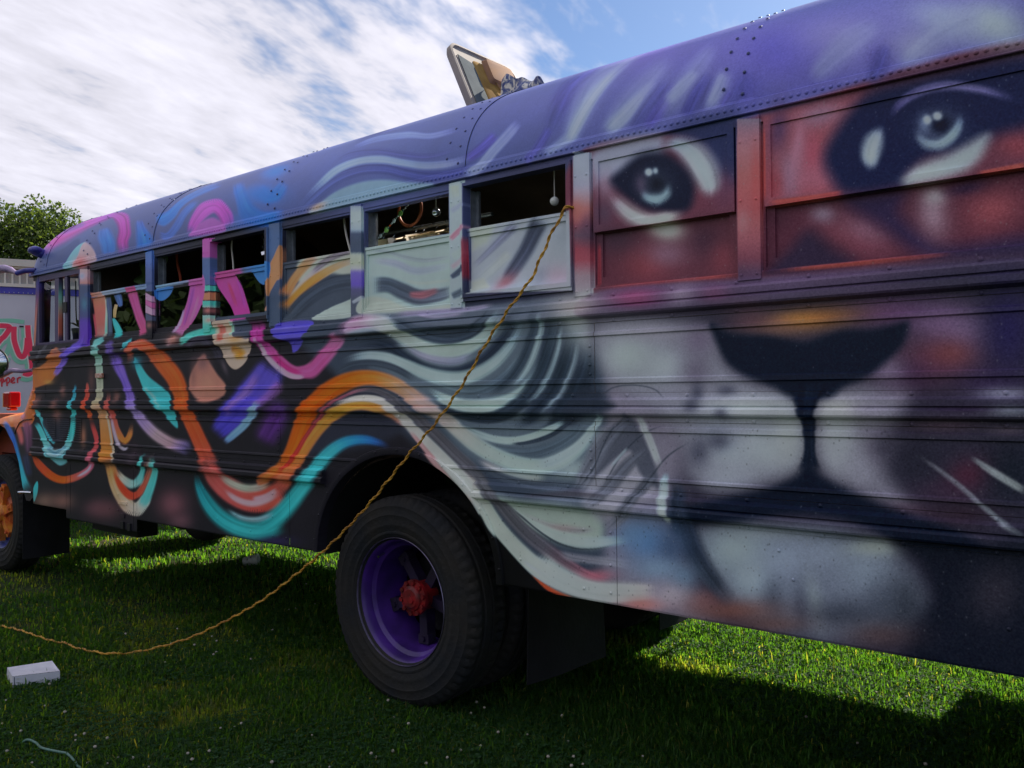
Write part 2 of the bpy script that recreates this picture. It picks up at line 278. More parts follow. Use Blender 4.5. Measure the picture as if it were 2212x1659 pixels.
('s',0.8,0.6,'a07884 98808c',[-2759,2090,15,-17,-2660,2131,15,-17]),
('s',0.65,0.9,'6a3440 7a2c38 682834',[-2668,2239,-16,2,-2665,2131,-16,1,-2661,2023,-16,1]),
('p',2.0,1.0,'98a2ac',[-2644,2272,-2066,2261,-2062,1931,-2647,1965]),
('p',21.2,0.9,'b4c4b0',[-2644,2272,-2493,2259,-2550,2189,-2635,2164]),
('s',0.8,0.95,'5c6070 686c80 7c8090',[-2341,2266,-27,27,-2439,2210,-27,25,-2541,2146,-22,19,-2641,2086,-18,16]),
('s',0.7,1.0,'2e343e 343a48 3c4252 444858 545466',[-2213,2269,-59,38,-2273,2203,-57,33,-2325,2129,-53,30,-2396,2054,-46,30,-2460,1998,-28,19]),
('s',0.8,0.9,'aab4b0 a4b0b4',[-2404,2137,-29,26,-2495,2078,-29,27,-2618,2006,-34,31]),
('g',0.85,'885860',-2441,2004,59,26,20,-24),
('g',0.8,'a08a98',-2158,2004,98,-9,-1,-52),
('g',0.7,'8c98a4',-2147,2174,65,-8,-1,-52),
('g',0.6,'6e7684',-2249,2013,40,-15,-27,-54),
('p',14.1,0.9,'b4bcac',[-2647,2022,-2570,2029,-2533,1984,-2647,1969]),
('s',0.04,1.0,'96a0b4 98a2b4 9494a8 9a7c84 a06460 744450 5c4854 86404a 8c4650 88747c 908c94',[-2009,2492,-44,8,-2010,2428,-44,8,-2010,2364,-44,7,-2011,2310,-44,7,-2012,2264,-44,5,-2007,2200,-44,4,-2007,2154,-44,5,-2006,2100,-44,4,-2006,2054,-44,5,-2007,1991,-44,4,-2005,1891,-44,2]),
('g',0.7,'503c4c',-1985,2170,44,-6,-1,-45),
('g',0.7,'b46860',-2039,2250,27,-4,-1,-46),
('p',11.3,0.9,'545c68',[-3408,1919,-2667,1902,-1961,1910,-1953,1814,-2649,1815,-3336,1878]),
('s',0.8,0.8,'746c80 807890 8a8498',[-3173,1907,1,-21,-2952,1900,2,-22,-2648,1894,3,-19,-2497,1904,3,-14]),
('s',0.8,0.8,'9c9ca0 a0a8a8',[-2055,1898,6,-30,-1931,1907,8,-38]),
('p',15.7,0.8,'8c98a0',[-3458,1896,-3218,1905,-3062,1819,-3219,1827,-3483,1825]),
('s',0.6,1.0,'b45c8c b888a8 b4b4b8 b2c4b8 aec8bc aecabc a8c4b8 8ca4a0 6c8088',[-3585,1806,41,-30,-3483,1862,39,-44,-3360,1882,9,-49,-3242,1867,-22,-44,-3140,1823,-38,-43,-3019,1767,-38,-48,-2902,1724,-23,-52,-2789,1709,3,-52,-2679,1723,24,-46,-2574,1765,35,-36,-2489,1823,37,-27,-2425,1881,33,-22]),
('s',0.8,0.9,'76788c 848498 80849a 6c7484',[-3107,1760,-11,-12,-2976,1701,-15,-22,-2850,1671,-7,-29,-2729,1664,6,-29,-2622,1689,9,-20]),
('s',0.6,1.0,'3c4652 343e4a 323c48 3e4852',[-3184,1895,-15,-17,-3061,1841,-24,-31,-2922,1789,-17,-38,-2778,1767,2,-39,-2649,1782,18,-32,-2554,1827,26,-22,-2498,1879,25,-16]),
('s',0.8,0.9,'787088 84809a 787488',[-2995,1898,-3,-13,-2848,1873,0,-16,-2648,1875,2,-15]),
('s',0.65,1.0,'262e3a 222a36 222a36 242c38 2c3642',[-3484,1744,13,-27,-3337,1770,4,-33,-3197,1748,-22,-34,-3063,1682,-26,-29,-2945,1637,-15,-28,-2820,1612,-4,-30,-2700,1616,10,-29,-2584,1652,25,-29,-2481,1718,32,-24,-2408,1784,35,-20,-2354,1856,32,-16]),
('s',0.65,1.0,'4c5864 8ca2a8 a0bab8 a2beba a2beba a0bcb8 90a8a8 6c8088 5c6c76',[-3586,1674,9,-16,-3472,1699,10,-27,-3338,1708,0,-31,-3198,1692,-11,-29,-3074,1655,-20,-31,-2956,1614,-21,-38,-2831,1586,-11,-45,-2710,1580,6,-44,-2604,1600,22,-38,-2500,1646,30,-29,-2418,1709,32,-20,-2364,1775,30,-13,-2328,1840,28,-10]),
('s',0.6,0.9,'343c46 323a44',[-3639,1618,12,-15,-3485,1663,9,-21,-3315,1668,-3,-23,-3153,1638,-12,-21,-3010,1582,-14,-18]),
('s',0.8,0.9,'5c6c72 4a5860 465460 5c6c74',[-2903,1573,-10,-14,-2771,1527,-12,-30,-2633,1515,5,-34,-2511,1545,21,-29,-2410,1606,28,-21,-2339,1678,25,-15]),
('s',0.65,1.0,'8ca8a8 a8c4ba acc8bc a8c4b8 94aeaa 70848c 586870',[-2935,1543,-9,-10,-2832,1498,-16,-22,-2722,1465,-13,-33,-2605,1453,-3,-41,-2493,1459,11,-42,-2394,1486,25,-34,-2315,1536,33,-23,-2263,1602,31,-13,-2228,1674,27,-9]),
('s',0.6,0.95,'262e38 222a34 20282f 262e38',[-2873,1476,-7,-9,-2752,1425,-12,-21,-2625,1401,-5,-29,-2494,1403,7,-32,-2377,1435,20,-28,-2289,1489,28,-23,-2221,1555,31,-20]),
('s',0.8,0.9,'3a4650 2c3640 2a343e 323c46',[-2242,1888,-30,7,-2278,1770,-41,12,-2339,1651,-39,17,-2429,1558,-27,21,-2539,1504,-15,17]),
('s',0.9,0.85,'748890 8aa0a2 869c9e 6c7e86',[-2217,1873,-18,4,-2244,1748,-27,7,-2305,1623,-26,11,-2393,1530,-21,12]),
('s',0.8,0.95,'36424c 28323c 262f39 303a44',[-2151,1868,-35,8,-2190,1713,-51,14,-2263,1569,-48,22,-2377,1462,-29,26,-2503,1406,-13,17]),
('s',0.9,0.85,'6c8088 7c9096 74888e 5c6c74',[-2123,1814,-14,3,-2149,1685,-23,6,-2213,1555,-24,10,-2307,1455,-18,11]),
('s',0.8,0.95,'323c48 242d36 222a34 2a333d',[-2064,1810,-34,7,-2098,1670,-55,15,-2164,1535,-57,25,-2265,1422,-39,30,-2378,1360,-18,20]),
('s',0.9,0.8,'5c6c74 708088 66767e',[-2041,1751,-14,2,-2066,1630,-23,6,-2131,1508,-21,10,-2223,1416,-15,9]),
('s',0.75,0.95,'384450 242c36 1f2730 262e38 303944',[-1987,1704,-32,5,-2004,1603,-69,17,-2061,1489,-74,32,-2141,1391,-46,34,-2249,1323,-18,18]),
('g',0.55,'8c9696',-2056,1765,87,-5,-1,-84),
('g',0.8,'a8aeac',-1994,1755,46,-2,-1,-70),
('g',0.6,'9aa4a4',-2048,1797,55,-3,-1,-51),
('s',0.6,1.0,'6c7c80 94acaa a4beb4 98b2ac 80969a',[-2713,1368,-8,-11,-2616,1331,-10,-18,-2504,1306,-6,-21,-2387,1302,2,-23,-2274,1325,9,-21,-2174,1361,12,-20,-2108,1391,10,-15]),
('s',0.6,0.95,'2e3640 2a323c 2e3640',[-2432,1287,0,-7,-2326,1295,2,-10,-2207,1324,6,-12,-2117,1368,8,-9,-2060,1411,11,-9]),
('s',0.7,0.9,'4c5a62 424e58 4a5862',[-2694,1325,-12,-13,-2579,1272,-16,-25,-2450,1249,-8,-36,-2309,1247,4,-39,-2191,1275,18,-35,-2085,1327,23,-25,-2006,1392,23,-19]),
('s',0.6,1.0,'c08c80 c4a49c b8b8ac b0c4b8 acc8bc acc8bc a4c0b8 94aeac 80969c',[-3054,1537,-33,-27,-2936,1469,-37,-31,-2823,1403,-39,-33,-2713,1332,-39,-34,-2617,1278,-36,-39,-2514,1236,-26,-42,-2397,1206,-16,-43,-2284,1195,-3,-43,-2175,1210,15,-37,-2078,1256,25,-27,-1999,1323,27,-19,-1938,1387,24,-16]),
('s',0.9,0.8,'988c90 94a09c a0a898',[-2618,1214,-12,-17,-2488,1171,-15,-29,-2345,1144,-8,-33,-2209,1145,-3,-30]),
('s',0.7,0.9,'3c444e 38404a 3c4450',[-2580,1181,-7,-11,-2470,1144,-12,-23,-2345,1121,-9,-28,-2210,1112,-6,-32,-2080,1108,-5,-32]),
('g',0.7,'98a8a4',-2063,1192,126,6,-1,-45),
('g',0.6,'6c7884',-2088,1075,159,11,0,-39),
('p',32.9,0.9,'9aac9c',[-2507,1052,-2329,1044,-2129,1040,-1950,1016,-1951,896,-2131,884,-2296,926,-2400,971]),
('s',0.9,0.8,'94a098 7a7c7a 6c6c70 7a7a7c',[-2363,998,-8,-12,-2297,974,-10,-17,-2215,952,-9,-22,-2126,943,-5,-25,-2031,945,0,-22,-1955,959,2,-16]),
('g',0.5,'907c78',-2139,945,88,8,0,-18),
('s',0.7000000000000001,1.0,'687078 b4c8bc b6ccc0 b4cabf a4bcbc 8ca8b4',[-2524,1091,-5,-4,-2392,999,-9,-9,-2307,955,-15,-19,-2224,926,-15,-27,-2135,906,-13,-32,-2048,898,-6,-34,-1956,904,0,-31,-1866,920,2,-26,-1780,935,2,-19]),
('s',0.6,0.95,'3c4448 30383e 343c40 4c5458',[-2430,1019,-4,-4,-2344,970,-5,-5,-2261,923,-4,-5,-2162,882,-3,-6,-2066,868,-1,-5,-1973,876,0,-4,-1867,903,1,-3]),
('s',0.55,1.0,'505256 4c4e52 48494e 46474c 48474e 58464f 7c5460 98687a',[-2715,1212,-24,-18,-2631,1150,-31,-23,-2549,1090,-33,-24,-2470,1019,-38,-26,-2393,955,-40,-31,-2308,896,-37,-35,-2216,848,-32,-37,-2127,808,-24,-32,-2041,776,-14,-25,-1958,760,-6,-19,-1892,761,-2,-13]),
('s',0.9,0.8,'707078 74747c 84848c',[-2171,846,-10,-22,-2092,830,-9,-29,-2007,829,-5,-29,-1900,832,-5,-28,-1789,831,-5,-28]),
('s',0.55,1.0,'d0b0ac c4c0b4 bcccb8 bed0bc becebc bccbc0 bcc8c0 c0c4bc c4bcb4',[-2780,1198,-37,-27,-2679,1124,-41,-27,-2601,1048,-46,-25,-2541,972,-48,-26,-2476,902,-49,-32,-2399,839,-48,-40,-2314,786,-43,-45,-2217,743,-33,-48,-2111,718,-22,-47,-2008,704,-13,-43,-1889,704,-4,-40,-1771,721,0,-35]),
('s',0.9,0.7,'a4b0b0 a8b4b8',[-2365,795,-10,-11,-2277,754,-10,-14,-2186,733,-6,-15,-2085,725,-4,-12]),
('s',0.8,0.8,'b08880 a07068',[-2770,1159,-12,-7,-2695,1092,-12,-7,-2622,1012,-10,-5]),
('s',0.6,1.0,'b4583c c04c30 c04830 b8604c',[-2319,731,-7,-7,-2263,702,-10,-12,-2204,681,-8,-13,-2147,668,-5,-11,-2086,662,-3,-9]),
('p',7.4,1.0,'101418',[-2591,964,-2531,901,-2442,831,-2347,760,-2273,711,-2218,675,-2164,658,-2187,633,-2596,573,-2614,808]),
('p',32.1,0.95,'2a2c36',[-3692,1477,-3340,1548,-3177,1477,-3067,1370,-3225,1274,-3416,1237,-3735,1192,-3871,1221]),
('s',0.6,1.0,'d06c58 d45c48 dc6a3c dc7a38 d8803c d88838 dc9038 e09440 dc8c44 cc8060 c08c88',[-4254,922,63,-43,-4118,993,70,-38,-4029,1068,73,-25,-3942,1159,65,-22,-3844,1256,57,-24,-3734,1343,46,-28,-3615,1407,32,-33,-3487,1445,17,-34,-3365,1461,0,-38,-3247,1445,-22,-36,-3133,1400,-30,-28,-3034,1340,-25,-20]),
('s',0.65,1.0,'d8d0c0 d8d4c4 d4d0c4 c8ccc0 c4ccc0 c8d0c4',[-3640,1436,12,-15,-3512,1477,10,-21,-3364,1491,-1,-24,-3235,1473,-16,-22,-3122,1415,-32,-23,-3002,1326,-38,-26,-2897,1254,-39,-29,-2795,1185,-43,-31,-2692,1107,-45,-31,-2601,1035,-47,-30,-2536,966,-53,-31]),
('s',0.7,0.9,'c08484 bc8888 c49890',[-3056,1340,-14,-8,-2960,1260,-17,-11,-2856,1175,-20,-13,-2756,1100,-16,-11]),
('s',0.6,1.0,'544e56 46444a 424247 46464b 4a4a50 4a4a50',[-3588,1477,9,-10,-3462,1525,6,-14,-3316,1532,-4,-19,-3189,1500,-16,-21,-3088,1453,-26,-23,-2969,1379,-34,-27,-2855,1307,-37,-28,-2744,1230,-37,-30,-2638,1163,-39,-30,-2544,1091,-42,-31]),
('s',0.5,1.0,'c8702c dc6420 e05c1c e05a18 e46018 e46a1c e07830 dc9468 d8a898 d0b4ac',[-4176,1060,38,-24,-4072,1118,59,-26,-3985,1209,76,-19,-3913,1323,84,-21,-3829,1427,82,-33,-3719,1503,66,-47,-3588,1559,42,-53,-3449,1590,17,-52,-3316,1594,-7,-46,-3188,1569,-25,-42,-3065,1522,-34,-35,-2947,1457,-35,-31,-2853,1402,-33,-28]),
('s',0.6,0.9,'a02c24 94282a 7c2c34 7c4450 886470',[-4207,1014,15,-9,-4072,1092,21,-10,-3956,1193,24,-9,-3871,1281,22,-8,-3760,1376,17,-9,-3627,1465,12,-10,-3474,1521,6,-10,-3292,1547,3,-9]),
('s',0.44999999999999996,1.0,'8c2c70 98307c a83a84 b4488c bc4c88 bc4c88 b85084 b45888 b07090',[-4312,1959,-89,0,-4301,1897,-89,-2,-4286,1843,-76,-11,-4245,1793,-62,-21,-4179,1743,-54,-27,-4107,1697,-50,-31,-4022,1653,-36,-37,-3925,1632,0,-42,-3837,1648,32,-34,-3764,1687,38,-28]),
('s',0.6,1.0,'c4a0b8 c8a4bc c8aac4 ccaac8 cca0bc',[-4319,1880,-15,-1,-4290,1808,-23,-4,-4238,1745,-24,-9,-4158,1686,-24,-13,-4065,1637,-17,-16,-3974,1614,-6,-16,-3898,1612,4,-13,-3838,1628,5,-8]),
('s',0.6,0.9,'a82a6c b42c6c b42e6c',[-4186,1756,-18,-9,-4107,1702,-18,-11,-4015,1657,-12,-14,-3918,1638,1,-14,-3824,1656,6,-11]),
('s',0.55,1.0,'b45088 b84c84 b87098',[-3965,1642,0,-35,-3826,1639,31,-48,-3730,1695,58,-36,-3637,1759,57,-32,-3547,1828,50,-28]),
('s',0.7,0.9,'cc9cb8 c490b0',[-4110,1672,-16,-11,-4008,1617,-12,-16,-3895,1610,-2,-16]),
('p',6.7,1.0,'5048b0',[-4076,1918,-3795,1908,-3869,1819,-3945,1751,-3983,1757,-4006,1804,-4127,1844,-4155,1884]),
('g',0.6,'6058c0',-4006,1885,105,-6,0,-21),
('s',0.5,1.0,'4c40a0 5046ac 5044b4 4840b0 4038a4 343078',[-4148,1699,-144,53,-4253,1596,-162,68,-4386,1505,-154,78,-4523,1419,-132,70,-4665,1337,-105,57,-4782,1270,-79,42]),
('s',0.8,0.7,'6c5090 745888 6c4e84',[-4301,1657,-52,19,-4410,1550,-59,25,-4534,1473,-48,24,-4663,1384,-34,15]),
('s',0.8,0.7,'744c84 6c4678',[-4072,1592,-63,35,-4199,1511,-62,37,-4330,1442,-47,30]),
('s',0.65,1.0,'8098b8 74a4c4 6a98c0 506c9c',[-4264,1488,-39,16,-4357,1411,-43,19,-4466,1332,-40,21,-4593,1266,-34,21,-4679,1224,-27,17]),
('s',0.9,0.9,'3c2c54 4a2868 44265c',[-4026,1496,-112,39,-4146,1372,-144,47,-4284,1226,-150,45]),
('p',6.3,1.0,'c8a890',[-4751,1972,-4545,1964,-4530,1860,-4365,1843,-4381,1795,-4405,1751,-4444,1708,-4500,1678,-4556,1668,-4612,1690,-4661,1737,-4710,1808,-4760,1875]),
('s',0.7,1.0,'d06c60 d46458',[-4684,1955,-45,1,-4676,1894,-51,3,-4685,1835,-39,3]),
('s',0.8,1.0,'d0784c cc8040 d88838 e09040',[-4603,1790,0,-19,-4554,1788,-25,-35,-4499,1763,-76,-17,-4500,1718,-61,2]),
('s',0.8,0.8,'d4a880 d0b890',[-4610,1950,-34,1,-4602,1886,-34,0]),
('s',0.6,0.9,'7ab8a0 80b49c',[-4565,1961,-27,1,-4561,1911,-27,1,-4562,1866,-21,1]),
('p',8.1,0.9,'3a4252',[-4541,1955,-4395,1955,-4373,1843,-4474,1857,-4542,1865]),
('g',0.7,'b88048',-4506,1840,87,-4,0,-18),
('p',14.8,1.0,'a06a5c',[-4897,1770,-4822,1710,-4748,1643,-4654,1573,-4676,1513,-4809,1473,-4946,1481,-5055,1540,-5067,1624,-4991,1715]),
('g',0.7,'5c4448',-4913,1721,92,-3,-1,-58),
('g',0.6,'6c4c48',-5023,1640,41,-1,-1,-84),
('g',0.6,'b87c68',-4853,1580,91,-1,0,-49),
('s',0.8,0.8,'6c5c64 7c6468 84645c 6a5458',[-5298,1830,45,-11,-5264,1872,61,-23,-5214,1895,42,-24]),
('s',0.65,1.0,'48c4b0 50c8b4 54ccb4 54c8b0',[-5141,1832,38,-13,-5084,1880,42,-29,-4958,1903,18,-32,-4835,1909,9,-34,-4716,1911,6,-28]),
('g',0.7,'a46c60',-5231,1878,99,-5,0,-34),
('s',0.6,0.95,'302c36 2c2a34 2e2c36',[-5053,1786,57,-17,-4990,1850,42,-27,-4881,1862,-17,-31,-4776,1808,-49,-17,-4689,1708,-53,-13]),
('g',0.6,'5c5058',-4670,1687,23,4,28,-44),
('s',0.5,1.0,'a04a3c d05c44 d85c40 dc5a34 e05c2c e05a28 dc5c28 d85428 cc4c2c c8503c c85c50',[-5844,1703,52,-1,-5843,1786,57,-6,-5796,1848,54,-24,-5693,1871,3,-40,-5585,1844,-60,-40,-5480,1786,-99,-41,-5368,1712,-111,-42,-5259,1636,-119,-34,-5194,1558,-117,-21,-5145,1473,-96,-17,-5082,1380,-98,-22,-4996,1280,-98,-26,-4919,1191,-100,-29,-4844,1112,-98,-36,-4740,1035,-97,-42]),
('s',0.5,1.0,'c8584c cc5450 d05450 d05048 cc4c40 c84c40',[-4875,1102,-104,-43,-4741,1002,-115,-61,-4583,932,-87,-79,-4403,898,-36,-86,-4243,910,36,-78,-4066,975,57,-65]),
('s',0.7,0.95,'9c8880 8c9080 84907e 90847a b07858',[-4754,1043,-27,-20,-4610,987,-32,-32,-4456,965,-11,-37,-4321,977,11,-33,-4191,1012,15,-25]),
('s',0.65,1.0,'b46048 cc6838 dc6c28',[-4348,995,17,-19,-4242,1032,28,-27,-4064,1109,39,-34]),
('s',0.8,0.95,'d09aa0 dca8b4 e0b0bc dca0a8',[-4696,949,-17,-13,-4554,895,-23,-25,-4403,879,-4,-30,-4256,905,17,-26,-4103,965,20,-21]),
('s',0.8,0.9,'dca0b0 e4a8b8 d89898',[-4394,898,11,-27,-4253,926,18,-25,-4132,979,17,-15]),
('s',0.65,1.0,'185860 1e6a72 247a7e 2a888a 2e8c8c 2c8a8a 2a8686',[-5005,1038,-27,-5,-4967,949,-64,-16,-4877,855,-93,-39,-4743,776,-84,-60,-4556,729,-51,-74,-4350,721,-8,-73,-4194,752,34,-65,-4067,797,47,-60]),
('s',0.65,1.0,'2a8686 2a8a8a 2c9090 349e9e 38a6a8 38a0ac 2a78a4 285494 282f60',[-4493,711,23,-79,-4302,747,47,-71,-4149,815,76,-51,-4017,904,81,-38,-3916,989,76,-31,-3818,1071,73,-29,-3736,1151,63,-30,-3630,1221,43,-35,-3514,1266,17,-37,-3379,1279,-3,-33,-3260,1265,-11,-23,-3180,1243,-10,-15]),
('s',0.9,0.8,'5c8c94 74989c 74909c',[-4669,831,-14,-14,-4499,789,-14,-25,-4323,793,5,-26,-4154,841,12,-19]),
('g',0.7,'2c2848',-4156,684,178,18,0,-30),
('p',12.4,1.0,'3eb0b4',[-5781,1779,-5703,1727,-5595,1648,-5454,1587,-5343,1543,-5276,1473,-5235,1387,-5216,1306,-5302,1339,-5404,1412,-5543,1482,-5650,1550,-5713,1627,-5768,1701]),
('g',0.8,'2c6c7c',-5749,1746,74,-2,0,-46),
('s',0.9,0.8,'7cc4c0 80c8c0',[-5668,1590,-22,-9,-5525,1509,-27,-12,-5369,1421,-20,-9]),
('s',0.65,1.0,'54408a 6a50b0 6c54b8 6650b4 7058b4 8474b0 86709c 8e7880 8c7078 64588c 403c70',[-6116,1880,-84,-7,-6067,1793,-110,-14,-5999,1707,-97,-17,-5931,1631,-73,-13,-5874,1556,-78,-13,-5818,1473,-83,-17,-5726,1382,-84,-27,-5599,1303,-80,-39,-5458,1244,-65,-49,-5287,1201,-43,-53,-5123,1180,-61,-55,-5060,1136,-56,-24]),
('s',0.8,0.8,'4c3c78 584490',[-6166,1922,-66,-12,-6106,1863,-82,-10,-6087,1805,-85,-4]),
('s',0.44999999999999996,1.0,'487880 6cc0b8 74c4bc',[-6227,1935,-27,22,-6331,1911,-55,26,-6363,1873,-69,15]),
('s',0.2,1.0,'78c4bc 7ab4a4 82a090 8c9480 90907c 94886c a07c64 c47c4c dc7c40 e08038 e07c34',[-6353,1900,-69,-4,-6322,1831,-64,-1,-6316,1754,-62,1,-6308,1657,-62,0,-6303,1570,-59,1,-6310,1502,-62,3,-6331,1454,-66,-7,-6263,1406,-72,-12,-6223,1311,-95,-8,-6197,1197,-106,-7,-6184,1102,-104,-11,-6144,1028,-102,-17]),
('p',9.2,0.9,'3e9ca4',[-5909,1892,-5813,1915,-5833,1870,-5919,1837]),
('s',0.44999999999999996,1.0,'dc8038 d89858 d0a070 ccac80 c8b49a c4bea8 a8c4b4 68bcb4',[-6164,1065,-108,-15,-6124,972,-93,-15,-6075,890,-96,-23,-5987,811,-99,-36,-5872,746,-80,-52,-5759,737,31,-55,-5667,789,80,-22,-5603,856,76,-14]),
('s',0.55,1.0,'6cc4b8 50bcb4 48b4ac 4aa49c 4c7c78',[-5713,740,58,-10,-5630,828,77,-11,-5566,921,77,-7,-5521,1012,68,-2,-5502,1110,49,0]),
('s',0.6,1.0,'c85830 c84428 c43c28 b84030 9c4838 74483c 503c3c',[-6103,1030,-33,-6,-6044,939,-58,-14,-5957,860,-60,-25,-5842,822,-20,-39,-5730,848,45,-20,-5647,925,51,-9,-5583,1009,49,-5,-5520,1127,36,-4]),
('s',0.65,1.0,'b89478 a8a894 84bcb0 6cc4bc 50c0b8 46b4ac 3c8080',[-6083,1012,-29,-11,-5975,942,-47,-24,-5841,904,-22,-44,-5739,929,60,-23,-5692,994,56,-5,-5658,1068,39,-2,-5645,1132,31,0]),
('p',12.9,0.9,'221e24',[-6013,1053,-5898,965,-5822,942,-5728,983,-5691,1067,-5672,1158,-5915,1223,-6052,1163]),
('s',0.65,0.95,'c8b498 ccb898 c4ac94',[-6211,1426,-18,-2,-6159,1293,-23,-2,-6112,1162,-26,-3,-6043,1042,-22,-4]),
('s',0.65,1.0,'6c4440 a84c44 c85048 d0604c d4743c d87834 c07038 744c3c',[-6169,1578,-38,0,-6160,1473,-49,-3,-6110,1388,-62,-8,-6065,1295,-63,-11,-6002,1230,-59,-21,-5925,1200,9,-33,-5858,1243,51,-8,-5819,1336,32,-3]),
('s',0.7,0.9,'8c7c94 9c8ca0 a498a8 a4a0b4',[-6140,1407,-24,-2,-6099,1285,-37,-5,-6036,1187,-39,-11,-5944,1144,-15,-18,-5867,1160,10,-12]),
('s',0.55,1.0,'d85c38 e05028 e4482c e85420 e85c20 d85848 c05c68 b05870 b05060 c44c50 d44448 d44440 d84838',[-7482,1100,-25,-2,-7469,1035,-56,-10,-7381,975,-73,-26,-7251,922,-65,-34,-7092,881,-42,-37,-6938,870,-7,-37,-6788,887,19,-33,-6642,919,32,-29,-6529,955,45,-22,-6450,1001,56,-9,-6426,1060,61,-3,-6398,1111,52,-6,-6357,1163,44,-1,-6370,1224,49,6,-6415,1290,49,8,-6456,1352,44,6]),
('s',0.9,0.8,'9098b0 a0a8bc 9898b0',[-6710,902,9,-7,-6595,934,18,-12,-6491,973,24,-8,-6435,1026,17,-3]),
('s',0.55,1.0,'e45c2c dc5430 d04c34 c84438 b04840 804440',[-6433,1323,47,6,-6469,1389,46,7,-6515,1435,47,6,-6524,1478,49,-1,-6501,1537,46,-2,-6505,1592,31,0,-6509,1625,17,0]),
('g',0.5,'6c4844',-6439,1633,55,-1,-1,-101),
('s',0.44999999999999996,1.0,'3a9ca4 40b0b4 48b8b8 60bcbc 7cbcc0 8cbcc4 84bcc4 64b8b8 44b4b0 3cb8b4 3cbcb8',[-7467,1308,-33,-15,-7395,1282,-52,-16,-7324,1228,-60,-13,-7270,1175,-64,-15,-7196,1118,-61,-22,-7080,1078,-36,-33,-6957,1078,23,-33,-6876,1112,58,-17,-6816,1166,64,-9,-6771,1228,63,-5,-6746,1306,59,-1,-6740,1375,57,0]),
('s',0.44999999999999996,1.0,'40b8b4 3eb4b4 44a8b0 3a98ac 2c7890 2a5c70',[-6751,1318,56,-2,-6725,1413,49,1,-6764,1452,45,1,-6734,1495,41,-4,-6714,1551,32,-2,-6704,1611,21,-1]),
('s',0.55,1.0,'3a8c98 40a4ac 4cb0b4 3c98a0',[-7477,1418,-22,-11,-7400,1391,-39,-13,-7334,1346,-37,-8,-7291,1301,-33,-6]),
('s',0.55,1.0,'3c98a0 3c98a8 4c9ca8',[-7345,1351,-34,-6,-7280,1284,-33,-7,-7205,1217,-35,-9,-7121,1166,-31,-11,-7069,1145,-22,-10]),
('p',10.6,0.95,'60a8b0',[-7260,1116,-7143,1057,-6987,1046,-6856,1077,-6806,1114,-6846,1051,-6861,1007,-6978,980,-7081,1002,-7175,1043]),
('s',0.7,0.9,'4c7480 486c7c 4c7480',[-7195,1154,-29,-8,-7111,1099,-32,-15,-6997,1079,2,-19,-6906,1110,30,-10,-6865,1151,26,-4]),
('p',11.6,0.85,'262832',[-7291,1283,-7184,1227,-7079,1162,-6935,1171,-6854,1247,-6814,1331,-7036,1346,-7269,1338]),
('p',9.9,1.0,'9c5a34',[-7032,1900,-6870,1832,-6982,1757,-7049,1687,-7149,1635,-7332,1602,-7487,1597,-7495,1724,-7353,1758,-7190,1807,-7105,1858]),
('g',0.8,'b86a34',-7245,1691,161,-3,0,-59),
('g',0.8,'6c4848',-7001,1863,92,-3,0,-27),
('g',0.7,'a88044',-7191,1632,85,-1,0,-18),
('s',0.5,1.0,'442c7c 54409c 5c4cb4 5e4cb4 6450ac 6c54a8 7a64a0',[-6539,1999,-87,16,-6597,1912,-90,28,-6702,1883,-60,34,-6835,1831,-57,22,-6921,1773,-56,18,-7013,1718,-56,18,-7086,1675,-38,12]),
('s',0.8,0.7,'584070 5c4078',[-6950,1892,-14,-24,-6830,1874,-63,-4,-6930,1852,-25,19]),
('s',0.8,0.5,'5c5c64 50545c',[-7189,1943,-29,9,-7286,1883,-41,9,-7331,1803,-43,5]),
('p',7.4,1.0,'34a0a4',[-7483,684,-7482,772,-7415,831,-7391,809,-7404,740,-7460,667]),
('g',0.7,'80544c',-6922,1557,51,0,0,-48),
('g',0.7,'80544c',-7036,1460,62,0,0,-40),
('g',0.7,'80544c',-7026,1376,82,1,0,-53),
('g',0.7,'a06850',-6573,1219,47,1,-1,-76),
('g',0.7,'80544c',-7399,1474,88,0,0,-55),
('g',0.7,'80544c',-6043,1505,51,0,0,-40),
('g',0.6,'3a3038',-5783,1090,56,2,-1,-82),
('g',0.75,'70584c',-7274,681,216,16,-1,-68),
('g',0.8,'705048',-6939,705,203,15,0,-61),
('g',0.7,'60404a',-6365,697,181,14,0,-58),
('g',0.8,'744850',-5291,808,184,14,-1,-95),
('g',0.8,'54383c',-6217,700,266,21,-1,-76),
('g',0.6,'6c4850',-5176,706,130,12,0,-51),
('p',5.8,1.0,'c06030',[-7475,1724,-7554,1698,-7623,1652,-7670,1582,-7700,1465,-7812,1431,-8031,1411,-8442,1404,-8713,1377,-8577,1261,-7934,1262,-7467,1326]),
('g',0.8,'b87868',-7555,1651,68,-1,0,-56),
('g',0.7,'7c5068',-7527,1576,45,0,0,-42),
('g',0.8,'d0622c',-7602,1488,69,0,0,-56),
('s',0.8,0.9,'84586c 8c5468 7c4a60',[-8310,1395,0,-28,-7994,1397,-10,-27,-7777,1369,-50,-38,-7638,1323,-85,-42]),
('s',0.8,0.95,'7c4860 6c4058 503448 3c2c40',[-7675,1338,-172,-24,-7617,1264,-157,-15,-7594,1171,-140,-7,-7583,1022,-112,-6]),
('s',0.7,1.0,'d8784c d87444',[-8337,1364,-14,-23,-8107,1347,-29,-25,-7958,1300,-43,-21]),
('s',0.8,1.0,'d0704c c4604c a04c4c 7c4050',[-7946,1315,-80,-25,-7838,1260,-94,-23,-7768,1190,-102,-13,-7733,1101,-85,-8]),
